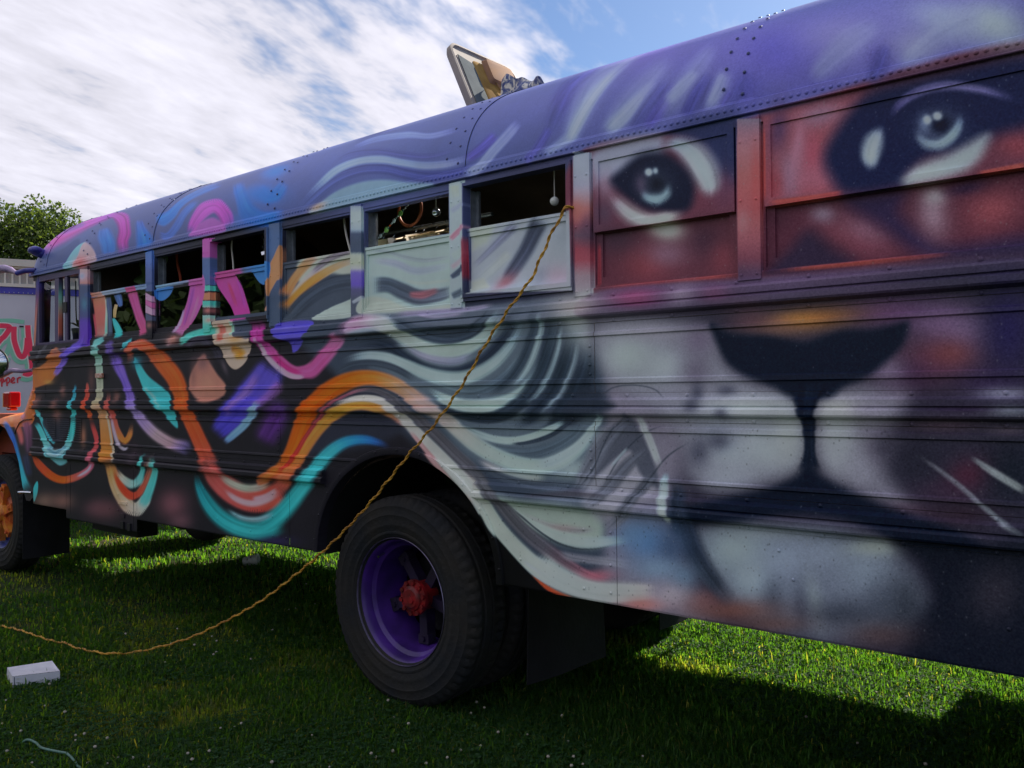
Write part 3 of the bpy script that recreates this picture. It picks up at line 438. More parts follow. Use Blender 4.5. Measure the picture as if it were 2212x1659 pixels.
('s',0.7,1.0,'3c68a8 2c5cb8 2450b4 24509c 24689c 2c8ca8 34a0ac 38a8b0',[-8259,1311,-49,-30,-8120,1279,-65,-25,-8021,1217,-79,-17,-7936,1137,-91,-15,-7864,1034,-101,-15,-7793,927,-117,-19,-7712,818,-129,-28,-7586,727,-136,-38]),
('s',0.9,0.9,'282c44 24283c',[-7675,1056,-105,-13,-7618,950,-113,-16,-7561,859,-93,-15]),
('p',35.2,0.9,'8c94a8',[-1954,2490,-1661,2495,-1663,2401,-1803,2357,-1928,2351,-1955,2364]),
('p',48.8,0.95,'242c4c',[-1585,2497,-1326,2492,-1328,2277,-1415,2291,-1475,2400]),
('g',0.8,'7e6878',-1907,2339,53,-9,-1,-54),
('g',0.7,'5c3c50',-1389,2247,52,-8,-1,-73),
('s',0.98,1.0,'5c6478 8c9cac a4b6bc a8babe 98a4a8 746870',[-1681,2456,2,-25,-1590,2446,-10,-45,-1522,2399,-57,-46,-1476,2330,-84,-28,-1449,2264,-67,-4,-1447,2211,-38,4]),
('p',29.0,1.0,'171b2b',[-1881,2356,-1823,2400,-1741,2437,-1643,2428,-1568,2376,-1518,2309,-1512,2242,-1542,2188,-1627,2192,-1724,2218,-1814,2280]),
('s',0.98,1.0,'3c3c50 6c8490 90aeb6 86a2aa 444f60',[-1744,2317,-19,-6,-1720,2274,-24,-19,-1676,2252,3,-39,-1631,2267,28,-25,-1612,2312,19,-9]),
('g',0.8,'9cc0c8',-1684,2255,33,-5,0,-14),
('g',0.7,'5c4c60',-1737,2320,30,-5,0,-38),
('g',0.6,'3c4454',-1673,2309,68,-11,-1,-55),
('g',0.8,'10131c',-1669,2309,39,-6,0,-31),
('g',1,'d0e8f0',-1705,2361,14,-2,0,-12),
('g',1,'d0e8f0',-1705,2361,11,-2,0,-10),
('g',1,'b4ccd8',-1675,2361,10,-2,0,-11),
('s',0.98,1.0,'745460 8c848c a4aaa8 b4beba b0bab2 8c8c8c',[-1902,2324,-23,-12,-1851,2263,-40,-28,-1784,2205,-33,-44,-1705,2170,-6,-48,-1627,2170,10,-42,-1542,2180,7,-24]),
('g',0.8,'4c3c4c',-1914,2232,53,-8,-1,-54),
('p',3.4,1.0,'54303a',[-1958,2162,-1334,2154,-1333,1907,-1961,1910]),
('g',0.85,'3c2c38',-1868,2119,115,-14,-1,-62),
('g',0.85,'3c2834',-1480,2072,81,-10,-1,-66),
('g',0.7,'7c3c42',-1726,2007,109,-11,-1,-69),
('g',0.6,'783c44',-1410,1999,52,-6,-1,-65),
('g',0.75,'7c6070',-1643,2041,86,-10,-1,-51),
('g',0.95,'a8aca4',-1637,2129,67,-9,0,-37),
('g',0.7,'a8a8a0',-1666,2146,58,-8,0,-26),
('s',0.8,0.8,'803c38 7c383c 88403c',[-1944,1931,1,-14,-1630,1929,1,-11,-1337,1927,1,-12]),
('s',0.8,0.8,'84343c',[-1947,2129,-14,2,-1948,1931,-14,1]),
('p',22.6,0.95,'80464f',[-1242,2482,-901,2474,-905,2148,-1238,2156]),
('g',0.9,'4a3450',-1183,2423,35,-12,-12,-74),
('g',0.8,'7c6478',-1149,2254,39,-7,-1,-84),
('g',0.8,'984858',-1071,2317,38,-7,-1,-75),
('g',0.7,'965a6a',-1064,2233,76,-13,-1,-45),
('g',0.8,'84687c',-1039,2439,80,4,9,-38),
('g',0.5,'8c6474',-1117,2318,30,-11,-17,-87),
('g',0.8,'843c44',-1201,2232,32,-5,-1,-54),
('g',0.6,'b07488',-1116,2363,18,-7,-14,-72),
('p',38.5,1.0,'181d38',[-887,2471,-973,2395,-1026,2308,-1012,2231,-947,2154,-781,2150,-761,2189,-708,2228,-620,2233,-529,2262,-392,2300,-373,2475,-751,2489]),
('s',0.9,0.9,'3c3866 54507c 605c88 5c5880 504e7c',[-819,2377,11,-11,-785,2419,13,-19,-725,2445,7,-24,-642,2444,0,-24,-551,2411,-4,-20,-447,2354,-5,-20]),
('s',0.98,1.0,'6c7890 a4b4bc b0c0c2 6c788c',[-836,2370,-13,9,-865,2318,-43,26,-877,2273,-45,13,-876,2219,-22,3]),
('g',0.85,'566078',-670,2321,57,-12,-1,-51),
('g',0.95,'121628',-664,2330,28,-6,0,-27),
('s',0.98,1.0,'3c445c 545f74 6c7c8c 8498a4 90a8b0 7488a0 444f68',[-730,2344,-14,3,-730,2309,-20,-5,-708,2280,-11,-25,-670,2270,7,-29,-635,2290,18,-22,-614,2323,18,-10,-611,2360,10,-3]),
('g',0.9,'0e1224',-669,2331,32,-7,0,-30),
('g',0.6,'7484a0',-713,2341,17,-3,0,-28),
('g',1,'d4e6f0',-704,2353,10,-2,0,-11),
('g',1,'d4e6f0',-704,2353,8,-2,0,-10),
('g',1,'d4e6f0',-675,2358,11,-2,0,-11),
('g',1,'d4e6f0',-675,2358,9,-2,0,-9),
('p',30.1,1.0,'94a2a6',[-768,2158,-741,2203,-696,2220,-633,2234,-541,2271,-554,2220,-590,2180,-652,2163]),
('g',0.85,'b8c8c4',-703,2187,56,5,4,-18),
('g',0.7,'a4b4b4',-614,2211,45,14,6,-17),
('s',0.6,0.9,'9c443f a04640 8c3c42',[-1234,2167,2,-15,-1073,2162,2,-14,-962,2164,2,-12]),
('s',0.6,0.8,'9c4440 a04440',[-1236,2450,-9,2,-1236,2183,-9,1]),
('g',0.8,'7c3c44',-460,2223,45,-9,0,-33),
('s',0.7,0.8,'a04840 a85044',[-572,2157,2,-11,-433,2162,2,-13]),
('p',2.8,1.0,'4c2a36',[-1239,2152,-394,2155,-381,1910,-1242,1914]),
('g',0.85,'74404c',-942,2021,116,-70,-22,-44),
('g',0.85,'807080',-1043,2109,42,-6,0,-30),
('g',0.7,'7c5868',-906,2039,70,-43,-17,-33),
('p',37.7,0.95,'2c2436',[-1090,2055,-1152,2009,-1225,1916,-943,1919,-1015,1993]),
('p',41.4,0.95,'2c2440',[-962,2142,-795,2145,-796,2074,-718,1986,-630,1948,-424,1957,-408,1897,-631,1907,-745,1948,-851,2039]),
('g',0.85,'8c7480',-698,2060,43,6,17,-76),
('g',0.85,'9c9498',-691,2114,32,-5,0,-28),
('g',0.9,'84444a',-532,2050,80,13,13,-60),
('g',0.8,'2c2038',-603,2128,54,4,4,-20),
('g',0.6,'402430',-1199,2115,48,-7,0,-31),
('s',0.8,0.85,'84403c 8c4038 803c3c 6c3440',[-1225,1928,1,-13,-965,1925,1,-13,-758,1925,1,-12,-630,1924,1,-9]),
('s',0.04,1.0,'6c6070 84606c 98646a 9c5c5c 9c5456 9c5054 945458 844c54 6c3e4a 503a4c 4c3a52',[-1288,2476,-44,9,-1289,2429,-44,9,-1290,2366,-44,8,-1290,2286,-44,7,-1290,2223,-44,6,-1290,2160,-44,6,-1291,2112,-44,6,-1291,2049,-44,5,-1291,1986,-44,4,-1291,1938,-44,4,-1292,1899,-44,4]),
('g',0.6,'a87478',-1314,2115,25,-3,-1,-48),
('g',0.6,'c05050',-1262,2266,20,-3,-1,-110),
('p',12.2,0.95,'54445c',[-1934,1918,-1250,1909,-398,1887,-383,1777,-1276,1793,-1978,1805]),
('g',0.7,'8c4060',-1758,1873,120,-9,-1,-43),
('g',0.8,'8c7c8c',-1555,1862,65,-5,-1,-50),
('g',0.6,'7c4864',-1420,1860,61,-5,0,-36),
('g',0.8,'9c9490',-2044,1864,134,-10,-1,-55),
('g',0.8,'3c345c',-571,1825,180,-16,-1,-47),
('p',80.9,0.97,'2c2a36',[-1547,1312,-1610,1442,-1815,1547,-1932,1658,-1958,1800,-1655,1826,-1101,1840,-323,1876,-196,1375,-205,742,-748,623,-1311,619,-1491,701,-1577,818,-1633,987,-1581,1166]),
('p',48.1,0.97,'74747e',[-1958,1784,-1707,1792,-1455,1734,-1388,1611,-1300,1550,-1187,1504,-1119,1431,-1105,1326,-1122,1259,-1190,1209,-1304,1168,-1439,1146,-1532,1197,-1571,1311,-1660,1427,-1815,1509,-1923,1611]),
('g',0.9,'9caaa6',-1804,1653,114,-4,-1,-82),
('g',0.85,'98a2a4',-1658,1611,94,-3,-1,-59),
('g',0.7,'86828c',-1707,1740,188,-10,0,-39),
('g',0.8,'62586a',-1494,1700,69,-3,-1,-57),
('g',0.6,'544c5c',-1512,1586,57,-1,-1,-57),
('g',0.9,'a6aeac',-1301,1450,174,1,-1,-44),
('g',0.95,'9aa4a6',-1245,1308,113,4,-1,-76),
('g',0.8,'98a2a8',-1377,1289,90,3,-1,-61),
('g',0.9,'a4acaa',-1161,1357,49,1,-1,-93),
('g',0.7,'8c929a',-1393,1205,106,6,-1,-42),
('g',0.6,'808692',-1436,1372,92,2,-1,-57),
('g',0.75,'3c3e4c',-1505,1507,28,0,0,-37),
('g',0.75,'3c3e4c',-1521,1456,32,0,0,-26),
('g',0.75,'3c3e4c',-1397,1429,30,0,0,-22),
('g',0.75,'3c3e4c',-1421,1327,52,2,0,-37),
('g',0.75,'3c3e4c',-1503,1285,41,2,-1,-52),
('g',0.75,'3c3e4c',-1389,1513,39,0,0,-20),
('p',45.3,0.97,'6c6a74',[-1020,1497,-900,1531,-776,1517,-783,1446,-854,1358,-855,1271,-798,1176,-753,1118,-857,1157,-979,1202,-1049,1262,-1070,1340,-1056,1438]),
('g',0.9,'a8aaa2',-976,1445,71,0,-1,-38),
('g',0.95,'9ea4a4',-996,1374,51,1,-1,-64),
('g',0.9,'969ca0',-990,1304,56,2,-1,-72),
('g',0.8,'84848e',-916,1256,60,-41,-32,-47),
('g',0.7,'7c7884',-877,1446,84,0,0,-38),
('g',0.6,'6a6472',-855,1321,48,2,-1,-75),
('g',0.6,'706c7a',-821,1162,50,-27,-18,-33),
('g',0.8,'3c3a46',-840,1328,47,2,0,-35),
('g',0.8,'262630',-751,1276,91,4,-1,-73),
('g',0.85,'5c4060',-814,1761,141,-10,-1,-54),
('g',0.85,'6c5472',-667,1709,98,-6,-1,-72),
('g',0.7,'74607c',-613,1671,64,-3,-1,-59),
('g',0.85,'5c3644',-690,1602,122,-4,-1,-72),
('g',0.7,'6c3c3c',-646,1619,65,-2,-1,-40),
('g',0.7,'3c2840',-781,1556,92,-2,-1,-54),
('g',0.95,'262244',-489,1687,70,-4,-2,-137),
('g',0.7,'74687a',-828,1570,52,-1,-1,-50),
('g',0.7,'332844',-542,1528,93,-1,-1,-46),
('g',0.8,'7c7c8c',-502,1496,71,0,0,-18),
('g',0.7,'7a8488',-492,1445,60,0,0,-16),
('g',0.7,'2c2434',-606,1447,117,1,0,-16),
('g',0.5,'5c4650',-671,1399,109,2,0,-24),
('g',0.6,'6c5c68',-493,1385,50,1,0,-16),
('g',0.85,'4c2836',-598,1248,60,27,15,-48),
('g',0.6,'3c2c3c',-674,1196,88,6,0,-36),
('g',0.9,'1c2028',-485,1265,80,4,-1,-102),
('g',0.7,'46303e',-787,1115,92,8,0,-37),
('g',0.7,'30242c',-621,1129,107,9,0,-35),
('g',0.9,'946238',-1081,1753,153,6,4,-39),
('g',0.7,'a87434',-1129,1752,68,-4,0,-21),
('g',0.6,'7c5c50',-1184,1739,111,-6,0,-38),
('g',0.6,'5c4048',-1297,1773,87,-6,-1,-55),
('p',52.3,0.97,'5c626e',[-1519,983,-1365,1031,-1193,1039,-1032,1041,-883,1022,-818,990,-739,902,-734,818,-863,730,-1037,674,-1253,697,-1369,748,-1474,845]),
('g',0.95,'94a6a8',-1359,943,110,12,-1,-78),
('g',0.9,'90a0a6',-1301,847,78,10,-1,-77),
('g',0.8,'8490a0',-1194,921,97,11,-1,-80),
('g',0.8,'7c8694',-1033,966,116,13,-1,-65),
('g',0.95,'9ea89c',-883,997,72,8,0,-30),
('g',0.8,'7c8894',-908,917,86,11,-1,-76),
('g',0.7,'6a7280',-1087,829,146,20,-1,-79),
('g',0.7,'7c8688',-1075,791,28,10,18,-87),
('g',0.6,'8a949a',-1249,1009,185,18,0,-27),
('g',0.7,'3e4450',-1224,769,42,6,-1,-81),
('g',0.8,'343842',-985,767,164,26,-1,-51),
('g',0.7,'3a3e4a',-1128,757,27,4,-1,-79),
('g',0.8,'2c3038',-791,821,69,11,-1,-98),
('g',0.5,'444a56',-861,836,60,9,-1,-62),
('p',19.6,1.0,'161c28',[-1448,1756,-1378,1721,-1302,1709,-1228,1702,-1156,1684,-1095,1673,-1041,1689,-968,1707,-883,1705,-821,1716,-767,1723,-781,1661,-822,1613,-892,1557,-970,1522,-1022,1485,-1136,1486,-1214,1525,-1329,1574,-1397,1632]),
('s',0.44999999999999996,1.0,'161c28 161c28 181e2a 1a202c 161c28',[-1091,1546,-109,2,-1090,1486,-59,0,-1090,1425,-36,-1,-1087,1350,-25,-1,-1088,1290,-27,-1,-1090,1229,-54,-3]),
('p',22.5,1.0,'161c28',[-1096,1259,-1139,1212,-1243,1163,-1369,1131,-1510,1092,-1603,1069,-1604,976,-1511,1022,-1344,1045,-1164,1088,-1027,1095,-905,1073,-803,1033,-706,995,-523,1009,-611,1073,-730,1110,-862,1141,-960,1178,-1048,1217]),
('s',0.8,0.8,'54545c 6c6e76 5c5e66',[-753,1310,-4,-6,-671,1251,-7,-10,-603,1194,-8,-10,-533,1127,-6,-9,-464,1074,-5,-7]),
('s',0.8,0.85,'54585e 8c9494 78807c',[-602,1309,-5,-8,-531,1259,-9,-15,-446,1205,-8,-15]),
('s',0.8,0.6,'5c6468 747c80',[-580,1176,-5,-7,-510,1115,-6,-9,-447,1076,-6,-12]),
('p',40.7,0.97,'1a1d26',[-810,1025,-745,969,-707,878,-734,805,-787,691,-776,589,-360,675,-354,1079,-581,1036,-674,1026]),
('g',0.6,'38343c',-536,902,60,-31,-42,-86),
('g',0.7,'4c3c3c',-868,719,110,19,-1,-43),
('g',0.8,'6c4840',-1374,720,172,27,-1,-40),
('g',0.6,'7c5450',-1496,741,81,12,-1,-41),
('g',0.7,'5c4440',-1225,696,129,21,0,-31),
('s',0.8,1.0,'2c323e 262c38 222834 242a36 2c323c 343a44',[-1611,1202,-31,-8,-1588,1120,-49,-13,-1567,1021,-66,-22,-1531,925,-61,-33,-1460,828,-44,-34,-1374,743,-36,-33]),
('g',0.9,'4c6c90',-1720,931,128,13,-1,-94),
('g',0.6,'587898',-1800,957,71,7,-1,-52),
('g',0.8,'3c4c64',-1624,916,66,7,-1,-67),
('g',0.7,'6c8498',-1682,833,107,13,-1,-42),
('g',0.7,'5c7488',-1569,814,65,8,-1,-50),
('p',23.5,0.9,'282e38',[-1907,1489,-1855,1453,-1940,1417,-2005,1408,-2083,1379,-2105,1453,-2015,1534]),
('p',35.0,0.8,'8c8c94',[-1952,1336,-1815,1383,-1755,1333,-1697,1232,-1678,1139,-1768,1073,-1860,1013,-1966,1004,-2019,1144]),
('p',13.9,0.9,'40444f',[-1830,1401,-1789,1410,-1735,1333,-1678,1199,-1678,1139,-1756,1194,-1806,1279,-1943,1185,-1986,1164]),
('s',0.7,0.9,'50545e 4a4e58 565a64 6a6e78',[-1794,1410,-23,20,-1888,1329,-47,31,-1986,1210,-53,25,-2053,1106,-38,14]),
('s',0.7,0.9,'50545e 4a4e58 565a64 6a6e78',[-1715,1299,-17,16,-1817,1218,-33,26,-1923,1106,-35,25,-1999,1046,-18,16]),
('s',0.7,0.9,'50545e 4a4e58 565a64 6a6e78',[-1678,1199,-18,15,-1747,1135,-29,20,-1829,1033,-30,19,-1914,955,-19,14]),
('s',0.9,0.7,'2a3038 2a3038',[-1788,1440,-4,3,-1898,1338,-5,3,-1975,1201,-6,2,-2047,1115,-4,2]),
('s',0.9,0.7,'2c323a 2c323a',[-1637,1386,-2,3,-1745,1342,-3,4,-1847,1251,-5,3,-1933,1123,-4,2]),
('s',0.9,0.7,'2c323a 2c323a',[-1525,1330,-2,3,-1638,1260,-4,4,-1737,1144,-5,3,-1850,1023,-4,3]),
('s',0.9,0.7,'30363e 343a44 343a44 30363e',[-1961,1471,3,-3,-1886,1524,2,-4,-1792,1537,0,-4,-1693,1522,-2,-4,-1636,1479,-3,-3]),
('s',0.8,0.8,'a0a8a8 a8b4b0',[-1764,1428,-18,-7,-1715,1334,-24,-9,-1668,1225,-21,-8]),
('s',0.9,0.7,'94a4a8 8c9ca4',[-1806,1296,-7,5,-1889,1214,-9,6]),
('s',0.7,0.95,'7c9ca8 a8bcbc b0c0bc a4b0a8',[-1639,1209,-16,1,-1651,1141,-27,-1,-1645,1065,-27,-6,-1627,1008,-15,-5]),
('s',0.7,0.95,'94aaac 9cb2b0 90a6a8',[-2285,1195,11,-29,-2165,1229,17,-30,-2051,1289,21,-20,-1973,1363,20,-13,-1918,1426,14,-9]),
('p',14.7,0.7,'3c3840',[-2310,1070,-2053,1115,-1912,1097,-2053,1079]),
('s',0.65,0.95,'c0ccbf b8c8c0 b8c4bc b4b8b0 b0a49c',[-2289,815,-46,-46,-2160,741,-43,-61,-1992,705,-19,-64,-1823,720,-2,-56,-1683,744,1,-43]),
('g',0.85,'c0746c',-1753,687,90,13,0,-26),
('g',0.6,'a4989c',-1626,739,85,12,-1,-42),
('g',0.7,'a45c68',-1959,772,75,10,0,-21),
('c',-6400,1955,-5600,2255),
('c',-5520,1955,-4885,2245),
('c',-4800,1985,-4190,2228),
('s',0.25,1.0,'d88c78 dc7860 d86860 cc6860 b8807c',[-6355,2274,-118,7,-6350,2218,-112,3,-6326,2131,-111,3,-6316,2047,-112,5,-6312,1944,-106,4]),
('s',0.7,0.8,'c04c58 d05460',[-6437,2139,-27,0,-6412,2043,-27,0,-6392,1948,-20,0]),
('s',0.55,1.0,'a8a494 a0a494 8cb4a4 58c4b4',[-6253,2247,-24,1,-6232,2162,-27,1,-6239,2070,-27,2,-6246,1941,-31,2]),
('s',0.44999999999999996,1.0,'3a4660 3a4660 3c4a60 3c4a5c',[-6209,2248,-41,2,-6194,2169,-53,2,-6185,2076,-41,2,-6177,1933,-53,2]),
('s',0.44999999999999996,1.0,'3c98a0 3cb0b4 38b4b0 34a4a8',[-6146,2087,-11,-2,-6098,2034,-48,-7,-6050,1976,-65,-7,-6022,1925,-71,-6]),
('s',0.44999999999999996,1.0,'3a5684 385080',[-6077,2251,-71,-5,-6039,2194,-60,-3,-6020,2147,-33,-1]),
('s',0.15,1.0,'c09c70 b8945c',[-6082,2174,-25,5,-6107,2126,-29,4,-6112,2076,-21,2]),
('s',0.44999999999999996,1.0,'c4507c b84480 b84a84 c44c80 cc5080 c8547c',[-5861,2260,-90,-3,-5834,2205,-87,-5,-5789,2126,-77,-6,-5744,2052,-75,-9,-5687,1983,-78,-12,-5639,1924,-82,-13]),
('p',1.4,0.95,'38486c',[-6467,2288,-5600,2282,-5600,2256,-6115,2259,-6293,2250,-6457,2245]),
('s',0.05,1.0,'dc7c68 d0948c 8c9cb4 7488ac 6c84ac',[-6457,2268,6,-19,-6293,2267,6,-19,-6273,2268,6,-19,-5943,2263,4,-16,-5600,2256,4,-15]),
('s',0.05,1.0,'c84c78 c44880',[-5925,2257,7,-18,-5787,2259,7,-18]),
('p',4.2,1.0,'3c70bc',[-5502,2230,-5290,2229,-5306,2205,-5348,2171,-5431,2147,-5502,2162]),
('s',0.18,1.0,'a84c90 b0509a b05498 b45694 b85c90 ac6c98',[-4979,2242,-121,19,-4994,2179,-111,23,-5040,2102,-93,24,-5094,2036,-83,26,-5157,1979,-75,24,-5221,1912,-74,22]),
('p',4.0,0.9,'b05090',[-5076,2251,-4880,2253,-4881,2118,-4956,2083,-5016,2124]),
('s',0.8,0.85,'7c3c84 783a80 883e80',[-5030,2239,-30,6,-5077,2129,-35,7,-5125,2038,-30,7,-5189,1939,-25,6]),
('s',0.9,0.7,'c070a0 c478a4',[-4978,2161,-25,6,-5032,2064,-25,6,-5102,1975,-25,7]),
('s',0.7,0.9,'9878a8 a48cb0 a898b8',[-5156,2085,-12,3,-5204,2002,-24,6,-5269,1918,-29,7]),
('s',0.05,1.0,'6c94bc 7c9cc0 7c8cb8 8c88b4',[-5502,2243,5,-13,-5331,2245,5,-13,-5170,2247,5,-13,-5076,2249,5,-12]),
('s',0.05,1.0,'b85c9c bc60a0',[-5084,2248,5,-12,-4880,2253,5,-12]),
('p',4.8,1.0,'44bcac',[-4927,1917,-4883,1942,-4883,1890,-4943,1893]),
('s',0.12,1.0,'c04c88 bc4890 b84490 b83e8c b43c88 b03e8c',[-4683,2260,-116,-10,-4650,2200,-114,-19,-4582,2128,-102,-21,-4533,2064,-89,-14,-4497,2001,-87,-7,-4485,1954,-89,-2]),
('s',0.9,0.85,'c83c64 c84068 b84078',[-4648,2210,-22,-2,-4598,2125,-31,-3,-4549,2037,-27,-3]),
('s',0.8,0.7,'8c3888 8c3a88',[-4547,2215,-31,-3,-4498,2131,-32,-2,-4459,2022,-26,-1]),
('p',4.5,1.0,'3a70b4',[-4408,2275,-4190,2273,-4191,2177,-4260,2150,-4314,2166,-4361,2207,-4384,2236]),
('s',0.05,1.0,'c04c88 bc4c88 b04c88 4c5c7c 4468a0 3c74b8 3c74b8',[-4764,2254,7,-22,-4630,2256,7,-22,-4522,2257,6,-21,-4464,2256,6,-21,-4400,2257,7,-21,-4344,2257,5,-21,-4194,2256,5,-20]),
('p',3.6,1.0,'c4846c',[-4231,1988,-4196,2021,-4196,1977,-4238,1979]),
('s',0.05,1.0,'38404c 38404c',[-4767,1981,3,-14,-4193,1981,2,-11])]
MX0,MX1,MV0,MV1,MPX=-8.9,1.3,0.55,4.05,0.003
def paint_mural(ops, seed=7):
    W=int((MX1-MX0)/MPX); Hh=int((MV1-MV0)/MPX)
    img=np.zeros((Hh,W,3),np.float32); img[:]=(0.128,0.124,0.142)
    vv=(MV0+(np.arange(Hh)+.5)*MPX).astype(np.float32)
    img[vv>2.5]=(0.30,0.34,0.52)
    alp=np.ones((Hh,W),np.float32)
    hexc=lambda c: np.array([int(c[i:i+2],16)/255 for i in (0,2,4)],np.float32)
    def box(x0,x1,v0,v1):
        a=max(0,int((x0-MX0)/MPX)); b=min(W,int((x1-MX0)/MPX)+2)
        c=max(0,int((v0-MV0)/MPX)); d=min(Hh,int((v1-MV0)/MPX)+2)
        return a,b,c,d
    def grid(a,b,c,d):
        x=(MX0+(np.arange(a,b)+.5)*MPX).astype(np.float32)[None,:]
        v=(MV0+(np.arange(c,d)+.5)*MPX).astype(np.float32)[:,None]
        return x,v
    def cat(P,n,closed=False):
        P=np.asarray(P,np.float32); m=len(P)
        if closed: Q=np.concatenate([P[-1:],P,P[:2]]); seg=m
        else: Q=np.concatenate([2*P[:1]-P[1:2],P,2*P[-1:]-P[-2:-1]]); seg=m-1
        t=np.linspace(0,1,n,endpoint=False)[:,None].astype(np.float32); out=[]
        for i in range(seg):
            p0,p1,p2,p3=Q[i:i+4]
            out.append(.5*((2*p1)+(-p0+p2)*t+(2*p0-5*p1+4*p2-p3)*t*t+(-p0+3*p1-3*p2+p3)*t**3))
        if not closed: out.append(P[-1:])
        return np.concatenate(out)
    def put(a,b,c,d,col,al,setalpha=True):
        r=img[c:d,a:b]; r+= (col-r)*al[...,None]
        if setalpha:
            q=alp[c:d,a:b]; np.maximum(q,al,out=q)
    rs=np.random.default_rng(5)
    for o in ops:
        k=o[0]
        if k=='c':
            a,b,c,d=box(o[1]/1000,o[3]/1000,o[2]/1000,o[4]/1000); alp[c:d,a:b]=0
        elif k=='g':
            _,al,col,X,V,ax,av,bx,bv=o; X,V,ax,av,bx,bv=[q/1000 for q in (X,V,ax,av,bx,bv)]
            ex=2.6*(abs(ax)+abs(bx)); ev=2.6*(abs(av)+abs(bv))
            a,b,c,d=box(X-ex,X+ex,V-ev,V+ev)
            if b<=a or d<=c: continue
            x,v=grid(a,b,c,d); D=ax*bv-av*bx
            p=((x-X)*bv-(v-V)*bx)/D; q=(-(x-X)*av+(v-V)*ax)/D
            g=np.exp(-(p*p+q*q))*al
            g=np.clip((g-.004)*1.0,0,1)
            put(a,b,c,d,hexc(col),g)
        elif k=='p':
            _,fe,al,col,pts=o; P=np.array(pts).reshape(-1,2)/1000; fe=fe/1000
            if len(P)>4: P=cat(P,7,True)
            a,b,c,d=box(P[:,0].min()-fe,P[:,0].max()+fe,P[:,1].min()-fe,P[:,1].max()+fe)
            if b<=a or d<=c: continue
            x,v=grid(a,b,c,d); st=1
            if (b-a)*(d-c)>160000: st=2
            x=x[:,::st]; v=v[::st]
            ins=np.zeros((v.shape[0],x.shape[1]),bool); dm=np.full(ins.shape,9.,np.float32)
            for i in range(len(P)):
                x1,v1=P[i]; x2,v2=P[(i+1)%len(P)]
                if v1!=v2:
                    cr=((v1>v)!=(v2>v)); xi=(x2-x1)*(v-v1)/(v2-v1)+x1
                    ins^=cr&(x<xi)
                dx,dv=x2-x1,v2-v1; L=dx*dx+dv*dv+1e-12
                t=np.clip(((x-x1)*dx+(v-v1)*dv)/L,0,1)
                dm=np.minimum(dm,(x-x1-t*dx)**2+(v-v1-t*dv)**2)
            sd=np.sqrt(dm)*np.where(ins,1,-1)
            g=np.clip(sd/(fe+1e-6)*.5+.5,0,1); g=g*g*(3-2*g)*al
            if st==2: g=np.repeat(np.repeat(g,2,0),2,1)[:d-c,:b-a]
            put(a,b,c,d,hexc(col),g)
        elif k=='s':
            _,so,al,cols,pts=o; C=np.array(pts,np.float32).reshape(-1,4)/1000
            m=len(C); n=max(4,int(26/ m)+5)
            S=cat(C,n); N=len(S)
            cc=np.array([hexc(q) for q in cols.split()],np.float32)
            ts=np.linspace(0,1,N); ci=ts*(len(cc)-1); i0=np.minimum(ci.astype(int),len(cc)-1); i1=np.minimum(i0+1,len(cc)-1)
            SC=cc[i0]+(cc[i1]-cc[i0])*(ci-i0)[:,None].astype(np.float32)
            ctr=S[:,:2]; h=S[:,2:]; hl=np.hypot(h[:,0],h[:,1])+1e-5
            R=hl.max()*1.6
            a,b,c,d=box(ctr[:,0].min()-R,ctr[:,0].max()+R,ctr[:,1].min()-R,ctr[:,1].max()+R)
            if b<=a or d<=c: continue
            best=np.full((d-c,b-a),9.,np.float32); sg=np.zeros((d-c,b-a),np.float32); bi=np.zeros((d-c,b-a),np.int32)
            for i in range(N-1):
                p=ctr[i]; g=ctr[i+1]-p; hh=(h[i]+h[i+1])/2
                D=g[0]*hh[1]-g[1]*hh[0]
                if abs(D)<1e-9: continue
                r=1.15*np.abs(hh)+np.abs(g)*1.1+MPX
                aa,bb,c2,d2=box(p[0]-r[0],p[0]+r[0],p[1]-r[1],p[1]+r[1])
                aa=max(aa,a); bb=min(bb,b); c2=max(c2,c); d2=min(d2,d)
                if bb<=aa or d2<=c2: continue
                x,v=grid(aa,bb,c2,d2); x=x-p[0]; v=v-p[1]
                e=(x*hh[1]-v*hh[0])/D; w0=(-x*g[1]+v*g[0])/D; w=np.abs(w0)
                sl=(slice(c2-c,d2-c),slice(aa-a,bb-a))
                ok=(e>-.12)&(e<1.12)&(w<best[sl])
                best[sl]=np.where(ok,w,best[sl]); sg[sl]=np.where(ok,w0,sg[sl]); bi[sl]=np.where(ok,i,bi[sl])
            ed=np.minimum(ts,1-ts)*N; 
            al_t=np.clip((ed+.3)/(N*(.05+.20*so)),.0,1) if so>0.1 else np.ones(N)
            al_t=al_t*al_t*(3-2*al_t)
            g=np.clip((1-best)/max(so,.02),0,1); g=g*g*(3-2*g)*al*al_t[bi].astype(np.float32)
            CC=SC[bi]
            if so>.3 and hl.max()>.006:   # the fan of the spray: streaks that follow the stroke, dimmer towards its edges
                tt=ts[bi].astype(np.float32); f1,f2,f3=rs.random(3)*6.28
                q=1+.085*np.sin(6.5*sg+f1+2.5*tt)+.06*np.sin(13*sg+f2-4*tt)+.04*np.sin(23*sg+f3+3*tt)-.16*sg*sg+.05
                CC=CC*q[...,None]
            put(a,b,c,d,CC,g)
    rng=np.random.default_rng(seed)
    n=rng.normal(0,1,(Hh,W)).astype(np.float32)
    xs=(MX0+np.arange(W)*MPX)
    amp=(0.010+0.022*np.clip((xs+2.6)/2,0,1)).astype(np.float32)[None,:]
    img+=(n*amp)[...,None]*(0.4+img)
